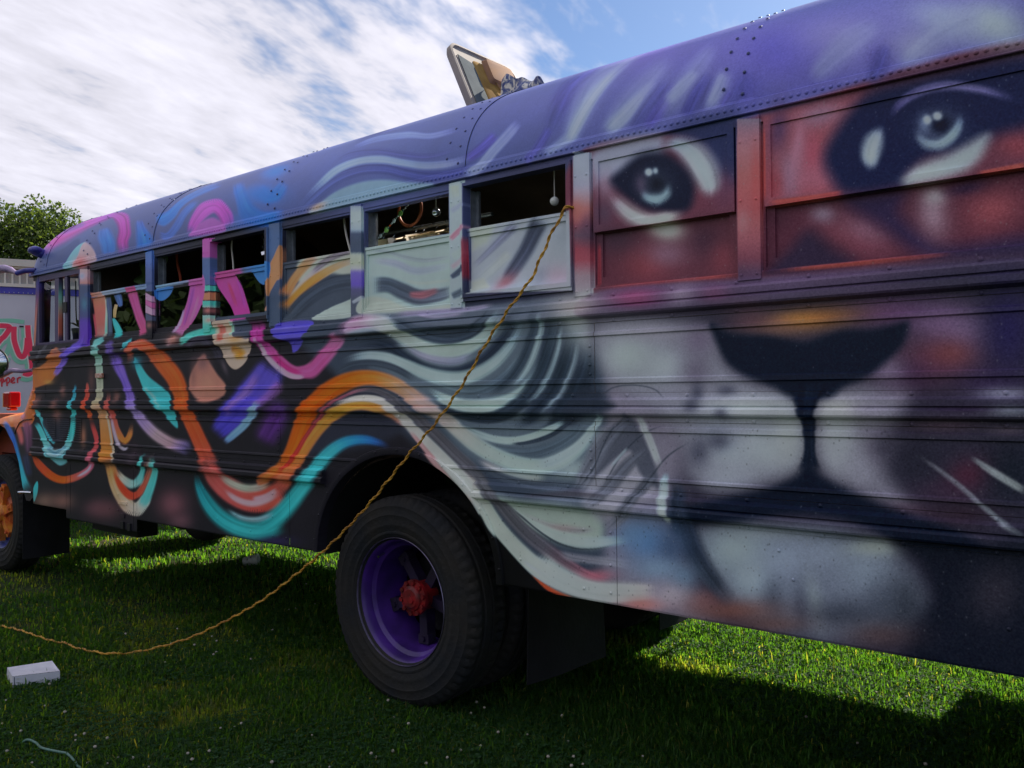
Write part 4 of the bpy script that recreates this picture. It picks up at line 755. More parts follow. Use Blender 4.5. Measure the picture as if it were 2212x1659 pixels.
    # paint spatter: pale and dark flecks
    for cnt,lo,hi,val,xa in ((600,.7,1.75,.45,-1.9),(500,1.9,2.5,.45,-1.9),(900,.66,1.4,.08,-2.6)):
        X=rng.uniform(xa,1.2,cnt); V=rng.uniform(lo,hi,cnt)
        ix=((X-MX0)/MPX).astype(int); iv=((V-MV0)/MPX).astype(int)
        L=rng.integers(1,3,cnt)
        for q,r,l in zip(ix,iv,L):
            if 0<q<W-2 and 0<r<Hh-5: img[r:r+l,q:q+1]+= (val-img[r:r+l,q:q+1])*.5
    img=np.clip(img,0.01,1)
    lin=np.where(img<.04045,img/12.92,((img+.055)/1.055)**2.4)
    return lin.astype(np.float32),alp,vv
# ------------------------------------------------------------------ the painted mural (an image made here, stroke by stroke, in bus-side metres)
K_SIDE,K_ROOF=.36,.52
def make_mural():
    L,A,vv=paint_mural(OPS)
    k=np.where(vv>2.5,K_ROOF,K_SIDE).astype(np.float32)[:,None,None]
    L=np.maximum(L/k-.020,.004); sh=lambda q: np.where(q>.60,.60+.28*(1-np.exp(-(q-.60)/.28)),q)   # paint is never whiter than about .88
    mx=L.max(axis=2,keepdims=True); L=.35*sh(L)+.65*L*(sh(mx)/mx)
    E=np.where(L<.0031308,L*12.92,1.055*np.power(L,1/2.4)-.055)
    h,w,_=E.shape; px=np.ones((h,w,4),np.float32); px[...,:3]=E; px[...,3]=A
    im=bpy.data.images.new('bus_mural_paint',w,h,alpha=True); im.alpha_mode='CHANNEL_PACKED'
    im.pixels.foreach_set(px.ravel()); im.update(); im.pack()
    return im
MURAL=make_mural()
def mural_mat(name,glass=False):
    m=bpy.data.materials.new(name); m.use_nodes=True; N=m.node_tree.nodes; L=m.node_tree.links; b=N['Principled BSDF']
    t=N.new('ShaderNodeTexImage'); t.image=MURAL; t.interpolation='Cubic'; t.extension='EXTEND'
    tc=N.new('ShaderNodeTexCoord')
    # weathering: slow mottling and fine dust over the paint
    n=N.new('ShaderNodeTexNoise'); n.inputs['Scale'].default_value=3.2; n.inputs['Detail'].default_value=8; n.inputs['Roughness'].default_value=.65; L.new(tc.outputs['Object'],n.inputs['Vector'])
    r=N.new('ShaderNodeMapRange'); r.inputs['From Min'].default_value=.3; r.inputs['From Max'].default_value=.7; r.inputs['To Min'].default_value=.86; r.inputs['To Max'].default_value=1.08; L.new(n.outputs['Fac'],r.inputs['Value'])
    mu=N.new('ShaderNodeVectorMath'); mu.operation='SCALE'; L.new(t.outputs['Color'],mu.inputs[0]); L.new(r.outputs[0],mu.inputs['Scale'])
    L.new(mu.outputs[0],b.inputs['Base Color'])
    rr=N.new('ShaderNodeMapRange'); rr.inputs['To Min'].default_value=.36; rr.inputs['To Max'].default_value=.58; L.new(n.outputs['Fac'],rr.inputs['Value']); L.new(rr.outputs[0],b.inputs['Roughness'])
    b.inputs['Specular IOR Level'].default_value=.25
    n2=N.new('ShaderNodeTexNoise'); n2.inputs['Scale'].default_value=2.1; n2.inputs['Detail'].default_value=3; L.new(tc.outputs['Object'],n2.inputs['Vector'])
    bp=N.new('ShaderNodeBump'); bp.inputs['Strength'].default_value=.25; bp.inputs['Distance'].default_value=.012; L.new(n2.outputs['Fac'],bp.inputs['Height'])
    n3=N.new('ShaderNodeTexNoise'); n3.inputs['Scale'].default_value=260; L.new(tc.outputs['Object'],n3.inputs['Vector'])
    bp2=N.new('ShaderNodeBump'); bp2.inputs['Strength'].default_value=.10; bp2.inputs['Distance'].default_value=.001; L.new(n3.outputs['Fac'],bp2.inputs['Height']); L.new(bp.outputs[0],bp2.inputs['Normal']); L.new(bp2.outputs[0],b.inputs['Normal'])
    if glass:
        o=N['Material Output']; tr=N.new('ShaderNodeBsdfTransparent'); tr.inputs[0].default_value=(.42,.46,.46,1)
        gl=N.new('ShaderNodeBsdfGlossy'); gl.inputs['Roughness'].default_value=.015; gl.inputs['Color'].default_value=(.95,.97,1,1)
        fr=N.new('ShaderNodeFresnel'); fr.inputs['IOR'].default_value=2.1
        mg=N.new('ShaderNodeMixShader'); L.new(fr.outputs[0],mg.inputs[0]); L.new(tr.outputs[0],mg.inputs[1]); L.new(gl.outputs[0],mg.inputs[2])
        mm=N.new('ShaderNodeMixShader'); L.new(t.outputs['Alpha'],mm.inputs[0]); L.new(mg.outputs[0],mm.inputs[1]); L.new(b.outputs[0],mm.inputs[2]); L.new(mm.outputs[0],o.inputs[0])
    return m
M_MUR=mural_mat('mural_paint'); M_MURG=mural_mat('mural_paint_on_glass',True)
def clear_glass(name,ior=1.6,tint=(.75,.82,.82)):
    m=bpy.data.materials.new(name); m.use_nodes=True; N=m.node_tree.nodes; L=m.node_tree.links; N.remove(N['Principled BSDF']); o=N['Material Output']
    tr=N.new('ShaderNodeBsdfTransparent'); tr.inputs[0].default_value=(*tint,1); gl=N.new('ShaderNodeBsdfGlossy'); gl.inputs['Roughness'].default_value=.01
    fr=N.new('ShaderNodeFresnel'); fr.inputs['IOR'].default_value=ior; mx=N.new('ShaderNodeMixShader'); L.new(fr.outputs[0],mx.inputs[0]); L.new(tr.outputs[0],mx.inputs[1]); L.new(gl.outputs[0],mx.inputs[2]); L.new(mx.outputs[0],o.inputs[0])
    return m
M_GLASS=clear_glass('window_glass',1.28,(.9,.95,.96)); M_ALU=mat('aluminium_channel','8c929c',.45,.6,var=.3,vscale=30); M_DARK=mat('black_underbody','17181a',.7,bump=.3,var=.4); M_BLACK=mat('black_rubber_seal','121316',.6)
M_RUB=mat('tyre_rubber','1d2025',.8,spec=.25,bump=.5,bscale=45,col2='2a2825',vscale=5); M_PURP=mat('purple_rim_paint','4a2388',.5,coat=.1,col2='2c1558',vscale=6,bump=.1)
M_RED=mat('red_hub_paint','98141a',.55,col2='4c0c10',vscale=18,bump=.2); M_RIMEDGE=mat('worn_steel_rim_edge','9088a4',.4,.7,var=.5,vscale=20)
M_FLAP=mat('black_rubber_flap','1e1d22',.75,spec=.25,col2='141318',vscale=5,bump=.2); M_CEIL=mat('brown_headliner','a89a8e',.6,col2='8a7c70',vscale=3); M_INT=mat('dark_interior_panel','20232a',.6,var=.3); M_WALLIN=mat('tan_inner_wall','a08c78',.7,col2='84705e',vscale=3); M_FLOOR=mat('interior_floor','8a7864',.7,var=.3)
M_LAMPRED=mat('red_lamp_lens','b00c14',.2,spec=.6,coat=.5); M_LAMPAMB=mat('amber_lamp_lens','e8962a',.2,spec=.6,coat=.4); M_WHITE=mat('white_lens','d8c4bc',.35,col2='c07050',vscale=60)
M_CHROME=mat('chrome','c8ccd4',.12,1.0); M_BLUE=mat('blue_marker_paint','3c3c9c',.4,col2='2c2c70')
M_HATCH=mat('off_white_hatch_shell','a89c94',.7,spec=.2,col2='948a84',vscale=4); M_CREAM=mat('cream_hatch_lining','b08c50',.85,spec=.1,col2='8c6a3c',vscale=9); M_GREY=mat('grey_hatch_strip','6c7478',.85,spec=.08,col2='565e64',vscale=7)
# ------------------------------------------------------------------ the bus
BUS=thing('bus','old school bus airbrushed with a lion face and flowing rainbow ribbons','bus',(-3.2,1.2,0))
def uvm(V): # side plane: x, z
    return np.stack([(V[:,0]-MX0)/(MX1-MX0),(V[:,2]-MV0)/(MV1-MV0)],1)
def U(mb,name,parent=None,m=None,smooth=0): return mb.build(name,m or M_MUR,parent or BUS,smooth,uvm)
XF,XR=-7.49,2.6           # body front and rear
# cross-section of the side skin (z, y); outward is -y
PROF=[(1.935,.004),(1.930,-.004),(1.893,-.004),(1.887,-.020),(1.880,-.024),(1.859,-.024),(1.855,-.016),(1.851,-.020),(1.846,-.032),(1.826,-.034),(1.819,-.030),(1.809,-.005),(1.7925,-.004)]
SIDE1=[(1.7915,0),(1.757,0),(1.752,-.007),(1.740,-.008),(1.735,0),(1.570,0),(1.565,-.007),(1.548,-.008),(1.543,0),(1.5085,0)]
RAIL2=[(1.5075,-.004),(1.489,-.004),(1.479,-.024),(1.459,-.024),(1.455,-.016),(1.451,-.020),(1.444,-.033),(1.428,-.034),(1.421,-.030),(1.411,-.005),(1.3945,-.004)]
SIDE2=[(1.3935,0),(1.377,0),(1.372,-.007),(1.356,-.008),(1.351,0),(1.180,0),(1.175,-.007),(1.166,-.008),(1.161,0),(1.1325,0)]
RAIL3=[(1.1315,-.004),(1.115,-.004),(1.104,-.026),(1.082,-.026),(1.077,-.018),(1.072,-.024),(1.064,-.034),(1.046,-.034),(1.039,-.030),(1.031,-.005),(1.0185,-.004)]
SKIRT=[(1.0175,0),(.90,0),(.78,0),(.672,0),(.664,.003),(.664,.03)]
AX,AA,AB,AZ=-3.128,.64,.552,.665
def zarch(x):
    q=(x-AX)/AA
    return AZ+AB*math.sqrt(1-q*q) if abs(q)<1 else 0
def cols(x0,x1):
    X=[x0]
    k=int((x1-x0)/.35)+1
    X+= [x0+(x1-x0)*i/k for i in range(1,k)]+[x1]
    for i in range(0,49):
        x=AX-AA*math.cos(math.pi*i/48)
        if x0<x<x1: X.append(x)
    return sorted(set(round(x,5) for x in X))
def strip(prof,x0,x1,name,dz=0,par=None):
    X=cols(x0,x1); mb=MB(); n=len(prof)
    for i,x in enumerate(X):
        za=zarch(x)
        for z,y in prof: mb.v.append((x,y,max(z+dz if z<.68 else z,za)))
    for i in range(len(X)-1):
        for j in range(n-1):
            a,b,c,d=i*n+j,(i+1)*n+j,(i+1)*n+j+1,i*n+j+1
            if max(mb.v[a][2]-mb.v[d][2],mb.v[b][2]-mb.v[c][2])<1e-5 and j<n-2: continue
            mb.f.append((a,d,c,b)); mb.m.append(0)
    return U(mb,name,par)
G=.0012
SEAMS=[XF,-6.30,-4.10,-1.962,.18,XR]
strip(PROF,XF,XR,'belt_rail')
for a,b in zip(SEAMS[:-1],SEAMS[1:]):
    strip(SIDE1,a+G,b-G,'side_panel')
    strip(SIDE2,a+G,b-G,'side_panel')
strip(RAIL2,XF,XR,'rub_rail')
for a,b in ((XF,-3.70),(-2.615,XR)):
    mb=MB(); strip(RAIL3,a,b,'rub_rail')
# flat skin behind the break of the lower rail
strip([(1.1315,0),(1.0185,0)],-3.70,-2.615,'side_panel')
for a,b,dz in ((XF,-6.872,-.02),(-6.872,-5.76,-.085),(-5.76,-4.02,0),(-4.02,AX,0),(AX,-1.866,0),(-1.866,.18,0),(.18,XR,0)):
    strip(SKIRT,a+G,b-G,'skirt_panel',dz)
# end caps of the rails beside the wheel
def railend(x,s):
    mb=MB(); V=[(x,y,z) for z,y in RAIL3]+[(x,.002,1.0185),(x,.002,1.1315)]; mb.add(V,[tuple(range(len(V)))[::s]]); U(mb,'rail_end')
railend(-3.70,1); railend(-2.615,-1)
# wheel arch lip and well
mb=MB(); n=40
for i in range(n+1):
    t=math.pi*i/n; c,s_=math.cos(t),math.sin(t)
    for (d,y) in ((.034,-.001),(.030,-.012),(.004,-.014),(-.004,-.010),(-.006,.05)):
        x=AX+(AA+d)*c; z=AZ+(AB+d)*s_
        mb.v.append((x,y,z))
for i in range(n):
    for j in range(4):
        a=i*5+j; mb.f.append((a,a+1,a+6,a+5)); mb.m.append(0)
U(mb,'wheel_arch_lip',smooth=40)
mb=MB()
for i in range(n+1):
    t=math.pi*i/n
    for y in (.045,.95): mb.v.append((AX+(AA+.0)*math.cos(t),y,AZ-.02+AB*math.sin(t)))
for i in range(n): mb.f.append((i*2,i*2+1,i*2+3,i*2+2)); mb.m.append(0)
mb.build('wheel_well',M_DARK,BUS,60)
# rivets and bolts
def domes(name,pts,r,m=None,nrm=(0,-1,0),par=None):
    mb=MB()
    for q in pts: mb.dome(q,r,nrm if not callable(nrm) else nrm(q))
    o=U(mb,name,par,m,smooth=180); o['kind']='stuff'; return o
B=[]
x=XF+.12
while x<XR:
    B+=[(x,-.004,1.900),(x,-.005,1.800),(x+.06,-.004,1.498),(x+.06,-.005,1.402)]
    if not -3.72<x<-2.58: B+=[(x+.03,-.004,1.122),(x+.03,-.005,1.024)]
    x+=.262
domes('rail_bolts',B,.0085)
B=[]
for sx in SEAMS[1:-1]:
    for z in np.arange(1.20,1.345,.038): B.append((sx-.024,-.001,z))
    for z in np.arange(1.585,1.73,.038): B.append((sx-.024,-.001,z))
for sx in (-6.0,-4.02,-1.866,.18):
    for z in (.71,.82,.95): B+=[(sx-.03,-.001,z),(sx-.16,-.001,z)]
B+=[(-2.46,-.001,.95),(-2.36,-.001,.79),(-1.2,-.001,.955),(-1.15,-.001,.86),(-.5,-.001,.80),(-4.55,-.001,.80),(-4.4,-.001,.72),(-4.9,-.001,.93),(-4.75,-.001,.76)]
domes('panel_rivets',B,.007)
B=[(AX+(AA+.02)*math.cos(t),-.013,AZ+(AB+.02)*math.sin(t)) for t in np.linspace(.12,math.pi-.12,13)]
domes('arch_bolts',B,.007)
# pillars
PIL=[(-6.62,-6.474),(-5.608,-5.523),(-4.892,-4.813),(-4.187,-4.085),(-3.472,-3.385),(-2.763,-2.688),(-2.058,-1.973),(-1.337,-1.249),(-.36,-.27),(.36,.45),(1.07,1.16),(1.78,1.87)]
for a,b in PIL:
    mb=MB(); mb.box(a,b,-.010,.05,1.905,2.486); 
    for z in (2.40,2.19,1.925):
        for x in (a+.015,b-.015): mb.dome((x,-.010,z),.006)
    U(mb,'window_pillar')
mb=MB(); mb.box(XF+.02,XR,.000,.05,2.4605,2.53); U(mb,'window_header')
# roof
RA,RB,RN=1.2,.63,2.3
RT=np.linspace(0,math.pi,73)
def rprof(off=0,sc=1.0):
    P=[]
    for t in RT:
        c,s_=math.cos(t),math.sin(t)
        y=1.2-(RA+off)*math.copysign(abs(c)**(2/RN),c); z=2.5+(RB+off)*sc*abs(s_)**(2/RN); P.append((y,z))
    return P
P0=np.array(rprof()); ARC=np.concatenate([[0],np.cumsum(np.hypot(*np.diff(P0,axis=0).T))])
HX0,HX1,HY0,HY1=-3.36,-2.76,.92,1.48
def uv_roof(X,idx): 
    pass
def roof(x0,x1,off,name,mats,inner=False,hole=True):
    mb=MB(); X=sorted(set([x0,x1]+[q for q in (HX0,HX1) if x0<q<x1])); P=rprof(off); n=len(P); UV=[]
    for x in X:
        for (y,z),a in zip(P,ARC): mb.v.append((x,y,z)); UV.append(((x-MX0)/(MX1-MX0),(2.5+min(a,ARC[-1]/2)-MV0)/(MV1-MV0)))
    for i in range(len(X)-1):
        for j in range(n-1):
            ym=(P[j][0]+P[j+1][0])/2
            if hole and X[i]>=HX0-1e-6 and X[i+1]<=HX1+1e-6 and HY0<ym<HY1: continue
            mb.f.append((i*n+j,(i+1)*n+j,(i+1)*n+j+1,i*n+j+1)); mb.m.append(0)
    UV=np.array(UV); o=mb.build(name,mats,BUS,60)
    if not inner:
        me=o.data; uv=me.uv_layers.new(name='UVMap'); li=np.empty(len(me.loops),np.int32); me.loops.foreach_get('vertex_index',li); uv.data.foreach_set('uv',UV[li].astype(np.float32).ravel())
    return o
RS=[-7.22,-6.453,-5.522,-4.10,-2.667,-1.269,.14,1.55,XR]
for i,(a,b) in enumerate(zip(RS[:-1],RS[1:])): roof(a,b,.0035*(i%2),'roof_panel',M_MUR)
roof(-7.3,XR-.02,-.05,'ceiling_lining',M_CEIL,inner=True)
# domed front cap
mb=MB(); UV=[]; n=len(P0)
SEC=[(-7.22,1,1),(-7.33,.985,1),(-7.41,.93,1),(-7.47,.82,.997),(-7.515,.62,.985),(-7.54,.36,.96),(-7.55,.06,.93)]
for (x,sc,sy) in SEC:
    for (y,z),a in zip(rprof(.003),ARC):
        mb.v.append((x,1.2+(y-1.2)*sy,2.5+(z-2.5)*sc)); UV.append(((x-MX0)/(MX1-MX0),(2.5+min(a,ARC[-1]-a)*(.4+.6*sc)-MV0)/(MV1-MV0)))
for i in range(len(SEC)-1):
    for j in range(n-1): mb.f.append((i*n+j,i*n+j+1,(i+1)*n+j+1,(i+1)*n+j)); mb.m.append(0)
o=mb.build('roof_front_cap',M_MUR,BUS,180); me=o.data; uv=me.uv_layers.new(name='UVMap'); li=np.empty(len(me.loops),np.int32); me.loops.foreach_get('vertex_index',li); uv.data.foreach_set('uv',np.array(UV)[li].astype(np.float32).ravel())
# drip rail over the windows
mb=MB(); pr=[(2.496,.03),(2.496,-.014),(2.499,-.016),(2.503,-.014),(2.543,-.0085),(2.547,-.002),(2.56,.004)]
for x in (XF-.04,XR): mb.v+=[(x,y,z) for z,y in pr]
for j in range(len(pr)-1): mb.f.append((j,j+1,len(pr)+j+1,len(pr)+j)); mb.m.append(0)
U(mb,'drip_rail')
domes('drip_rail_rivets',[(x,-.0115,2.522) for x in np.arange(XF+.02,XR,.0272)],.0085)
B=[]
PY=np.array(P0)
def roofpt(a,off=.002):
    y=np.interp(a,ARC,PY[:,0]); z=np.interp(a,ARC,PY[:,1]); e=.01; y2=np.interp(a+e,ARC,PY[:,0]); z2=np.interp(a+e,ARC,PY[:,1]); t=np.array([y2-y,z2-z]); t/=np.linalg.norm(t); nn=(-t[1],t[0])
    return (y+nn[0]*off,z+nn[1]*off),nn
mb=MB()
for sx in RS[:-1]:
    for k,dx in enumerate((-.045,-.12)):
        for a in np.arange(.075+.035*k,1.15,.085):
            (y,z),nn=roofpt(a,.0035); mb.dome((sx+dx,y,z),.0075,(0,nn[0],nn[1]))
o=mb.build('roof_rivets',mat('roof_rivet_paint','3c4478',.45),BUS,180); o['kind']='stuff'
# ------------------------------------------------------------------ windows
def rectframe(mb,x0,x1,z0,z1,w,y0,y1,wt=None,wb=None):
    wt=wt or w; wb=wb or w
    mb.box(x0,x0+w,y0,y1,z0,z1); mb.box(x1-w,x1,y0,y1,z0,z1); mb.box(x0+w,x1-w,y0,y1,z1-wt,z1); mb.box(x0+w,x1-w,y0,y1,z0,z0+wb)
def sheet(x0,x1,y,z0,z1):
    m=MB(); m.add([(x0,y,z0),(x1,y,z0),(x1,y,z1),(x0,y,z1)],[(0,1,2,3)]); return m
ZT=2.4595
def window_open(i,proud,glass,ztop):
    a,b=PIL[i][1],PIL[i+1][0]
    fr=MB()
    if proud:
        rectframe(fr,a+.004,b-.004,1.948,ZT+.012,.022,-.022,.03,wt=.014,wb=.02); fr.box(a+.002,b-.002,-.016,.02,1.931,1.9475)
    else:
        rectframe(fr,a+.001,b-.001,1.936,ZT,.010,.004,.05,wt=.012,wb=.010)
    F=U(fr,'window')
    x0,x1=(a+.026,b-.026) if proud else (a+.0115,b-.0115)
    z0=1.969 if proud else 1.947
    rl=MB(); y0=.006 if not proud else .0
    rl.box(x0,x1,y0+.004,y0+.024,ztop-.036,ztop-.0135); rl.box(x0,x1,y0,y0+.026,ztop-.013,ztop); rl.box(x0,x1,y0+.006,y0+.022,z0,z0+.020)
    rl.box(x0,x0+.012,y0+.006,y0+.022,z0+.020,ztop-.036); rl.box(x1-.012,x1,y0+.006,y0+.022,z0+.020,ztop-.036)
    U(rl,'sash',F)
    U(sheet(x0+.012,x1-.012,y0+.013,z0+.020,ztop-.036),'pane',F,M_MURG if glass else M_MUR)
    ch=MB(); ch.box(x0,x0+.004,.028,.075,ztop+.002,ZT-.014); ch.box(x0+.0045,x0+.022,.060,.075,ztop+.002,ZT-.014)
    for k in range(4): ch.dome((x0+.0135,.060,ztop+.03+k*.05),.004)
    ch.build('guide_channel',M_ALU,F)
    return F
window_open(0,False,True,2.279); window_open(1,False,True,2.253); window_open(2,True,True,2.2685); window_open(3,False,False,2.259); window_open(4,False,False,2.260); window_open(5,True,False,2.264)
def window_solid(i):
    a,b=PIL[i][1],PIL[i+1][0]
    fr=MB(); rectframe(fr,a+.001,b-.001,1.936,ZT+.003,.010,.012,.05); F=U(fr,'window')
    up=MB(); rectframe(up,a+.012,b-.012,2.158,ZT+.002,.026,-.002,.02,wt=.018,wb=.030); U(up,'upper_sash',F); U(sheet(a+.038,b-.038,.005,2.188,ZT-.016),'pane',F)
    lo=MB(); rectframe(lo,a+.012,b-.012,1.947,2.157,.030,.020,.045,wt=.004); U(lo,'lower_sash',F); U(sheet(a+.042,b-.042,.030,1.977,2.153),'pane',F)
for i in (6,7,8,9,10): window_solid(i)
# driver window
fr=MB(); a,b=-7.43,-6.621
rectframe(fr,a,b,1.936,ZT+.002,.014,.0,.05,wt=.016); fr.box(a+.014,a+.07,.0,.04,1.95,2.4435); fr.box(-7.07,-6.995,.002,.035,1.951,2.4435); fr.box(-6.90,-6.855,.006,.03,1.951,2.4435)
F=U(fr,'driver_window')
sheet(a+.07,-7.07,.02,1.951,2.4435).build('pane',M_GLASS,F); sheet(-6.995,-6.90,.024,1.951,2.4435).build('pane',M_GLASS,F); sheet(-6.855,b-.014,.016,1.951,2.4435).build('pane',M_GLASS,F)
mb=MB(); mb.box(-6.915,-6.85,-.004,.005,2.165,2.245); mb.build('latch',M_BLACK,F)
# front post and windscreen frame
mb=MB(); mb.add([(XF,-.002,1.70),(XF,.10,1.70),(XF+.085,.10,2.5),(XF+.085,-.002,2.5),(XF+.06,-.002,1.70),(XF+.06,.10,1.70),(XF+.12,.10,2.5),(XF+.12,-.002,2.5)],[(0,1,2,3),(4,7,6,5),(0,3,7,4),(1,5,6,2)])
U(mb,'front_post'); 
mb=MB(); mb.add([(XF+.06,2.3,1.7),(XF+.06,2.4,1.7),(XF+.12,2.4,2.5),(XF+.12,2.3,2.5),(XF,2.3,1.7),(XF,2.4,1.7),(XF+.085,2.4,2.5),(XF+.085,2.3,2.5)],[(0,1,2,3),(4,7,6,5),(0,3,7,4),(1,5,6,2)]); mb.build('front_post',M_INT,BUS)
mb=MB(); mb.add([(XF+.01,.1,1.72),(XF+.01,2.3,1.72),(XF+.09,2.3,2.48),(XF+.09,.1,2.48)],[(0,1,2,3)]); mb.build('windscreen',M_GLASS,BUS)
mb=MB(); mb.box(XF,XF+.05,.004,2.396,.70,1.72); mb.build('front_bulkhead',M_INT,BUS)
# far side, floor, chassis
mb=MB(); mb.box(XF,XR,2.37,2.40,.665,2.53); mb.build('far_side_wall',M_INT,BUS)
mb=MB(); mb.box(XF+.1,XR-.03,2.345,2.368,1.0,2.50); mb.build('inner_wall_panel',M_WALLIN,BUS)
mb=MB(); mb.box(-7.3,-4.0,1.86,2.36,.20,.94); mb.build('added_shade_box',M_DARK,BUS)  # unseen box added at the far side to narrow the sunlit strip underneath
mb=MB(); mb.box(XF+.06,-3.80,.035,2.36,.96,1.0); mb.box(-2.46,XR,.035,2.36,.96,1.0); mb.box(-3.80,-2.46,.96,2.36,.96,1.0); mb.build('floor',M_FLOOR,BUS)
mb=MB(); mb.box(XR-.02,XR,.004,2.36,.665,2.53); mb.build('rear_wall',M_INT,BUS)
mb=MB()
for y in (.80,1.50): mb.box(-9.2,XR-.1,y,y+.09,.70,.955)
for x in (-6.4,-5.2,-4.2,-2.0,-.6,.9): mb.box(x,x+.08,.89,1.50,.78,.86)
mb.build('chassis_frame',M_DARK,BUS)
mb=MB(); mb.tube([(-3.2,.3,.50),(-3.2,2.1,.50)],.075,12); mb.ball((-3.2,1.2,.50),.2,12,8); mb.box(-3.85,-2.55,.62,.70,.56,.60); mb.box(-3.85,-2.55,1.70,1.78,.56,.60); mb.build('rear_axle',M_DARK,BUS,40)
mb=MB(); mb.box(-1.02,.55,1.75,2.33,.24,.95); mb.build('added_shade_box_rear',M_DARK,BUS)  # added out of view, its shadow closes the right end of the sun patch
mb=MB(); mb.tube([(-7.0,1.0,.42),(-6.2,1.05,.44),(-5.3,1.05,.50),(-4.4,1.1,.62)],.06,10); mb.build('exhaust_pipe',M_DARK,BUS,40)
mb=MB(); mb.box(-7.10,-6.35,.30,.46,.44,.62); mb.build('step_frame',M_DARK,BUS)
pp=[(.055,1.0)]+[q for q in rprof(-.055) if q[1]>2.52]+[(2.34,1.0)]; mb=MB(); kq=len(pp); mb.v=[(x,y,z) for x in (-6.56,-6.53) for y,z in pp]; mb.f=[tuple(range(kq)),tuple(range(2*kq-1,kq-1,-1))]+[(i,kq+i,kq+(i+1)%kq,(i+1)%kq) for i in range(kq)]; mb.m=[0]*len(mb.f); mb.build('driver_partition',mat('brown_partition','5c4a40',.6,col2='43362f',vscale=3),BUS)
# ------------------------------------------------------------------ wheels
def tyre_mesh(c,w,flip=1):
    prof=[(.305,.028),(.318,.012),(.333,.006),(.337,.002),(.345,.001),(.349,.003),(.372,-.003),(.378,-.0055),(.384,-.004),(.415,-.005),(.421,-.0075),(.427,-.005),(.455,.002),(.460,.000),(.478,.010),(.492,.022),(.500,.032),(.503,.050),(.4945,.078),(.503,.082),(.504,w/2-.008),(.494,w/2-.005),(.494,w/2+.005),(.504,w/2+.008),(.503,w-.082),(.4945,w-.078),(.503,w-.05),(.492,w-.022),(.46,w),(.40,w+.004),(.305,w-.028)]
    prof=[(r if r<.32 else .32+(r-.32)*1.115,q) for r,q in prof]
    prof=[(r,a*flip) for r,a in prof]
    def rf(j,k):
        if j in (14,15,16,25,24,26) and k%3==0: return -.013
        return 0
    mb=MB(); mb.lathe(prof,c,180,0,'y',rf); return mb
def rear_wheel(c,flip,lab=False):
    w=.255
    t=MB(); t.lathe([(.0,.29*flip),(.20,.285*flip),(.20,.40*flip),(.12,.40*flip)],c,32); W=t.build('wheel',M_DARK,BUS,40)
    o=tyre_mesh(c,w,flip).build('tyre',M_RUB,W,35)
    rim=MB(); rim.lathe([(.318,.012),(.316,.020),(.302,.030),(.292,.046),(.288,.085),(.280,.092),(.268,.098),(.264,.120),(.260,.165),(.252,.185),(.248,.25),(.248,.30)] if flip>0 else [(.318,-.012),(.302,-.03),(.288,-.085),(.262,-.13),(.1,-.15)],c,72); rim.build('rim',M_PURP,W,40)
    if flip>0:
        vs=MB(); vs.tube([(c[0]+.27*math.cos(2.2),c[1]+.06,c[2]+.27*math.sin(2.2)),(c[0]+.255*math.cos(2.2),c[1]+.01,c[2]+.255*math.sin(2.2))],.006,6); vs.build('valve',M_CHROME,W,60)
        e=MB(); e.lathe([(.3185,.009),(.3165,.006),(.3145,.010),(.3150,.020)],c,72); e.build('rim_edge',M_RIMEDGE,W,60)
        h=MB(); h.lathe([(.0,.085),(.045,.085),(.052,.092),(.062,.095),(.066,.105),(.090,.108),(.092,.125),(.075,.135),(.075,.22)],c,40)
        for k in range(10):
            t_=2*math.pi*k/10+.2; h.lathe([(0,.094),(.012,.094),(.013,.108)],(c[0]+.079*math.cos(t_),c[1],c[2]+.079*math.sin(t_)),6)
        h.lathe([(0,.078),(.018,.078),(.02,.086)],(c[0]+.01,c[1],c[2]-.005),8)
        h.build('hub',M_RED,W,40)
        sp=MB()
        for k in range(5):
            t_=math.radians(200+72*k); d=Vector((math.cos(t_),0,math.sin(t_))); q=Vector((-d.z,0,d.x)); cc=Vector(c)
            sp.obox(cc+d*.150+Vector((0,.205,0)),d*.085,q*.027,Vector((0,.03,0))); sp.obox(cc+d*.222+Vector((0,.190,0)),d*.024,q*.036,Vector((0,.018,0))); sp.lathe([(0,.160),(.015,.160),(.017,.175)],tuple(cc+d*.220),6)
        sp.build('spoke',mat('dark_purple_spoke','2a1c40',.55,col2='181222'),W,40)
    return W
rear_wheel((-3.19,.040,.474),1)
t=tyre_mesh((-3.19,.345,.474),.255).build('inner_wheel',M_RUB,BUS,35)
rear_wheel((-3.19,2.36,.474),-1)
t=tyre_mesh((-3.19,2.05,.474),.255,-1).build('inner_wheel',M_RUB,BUS,35)
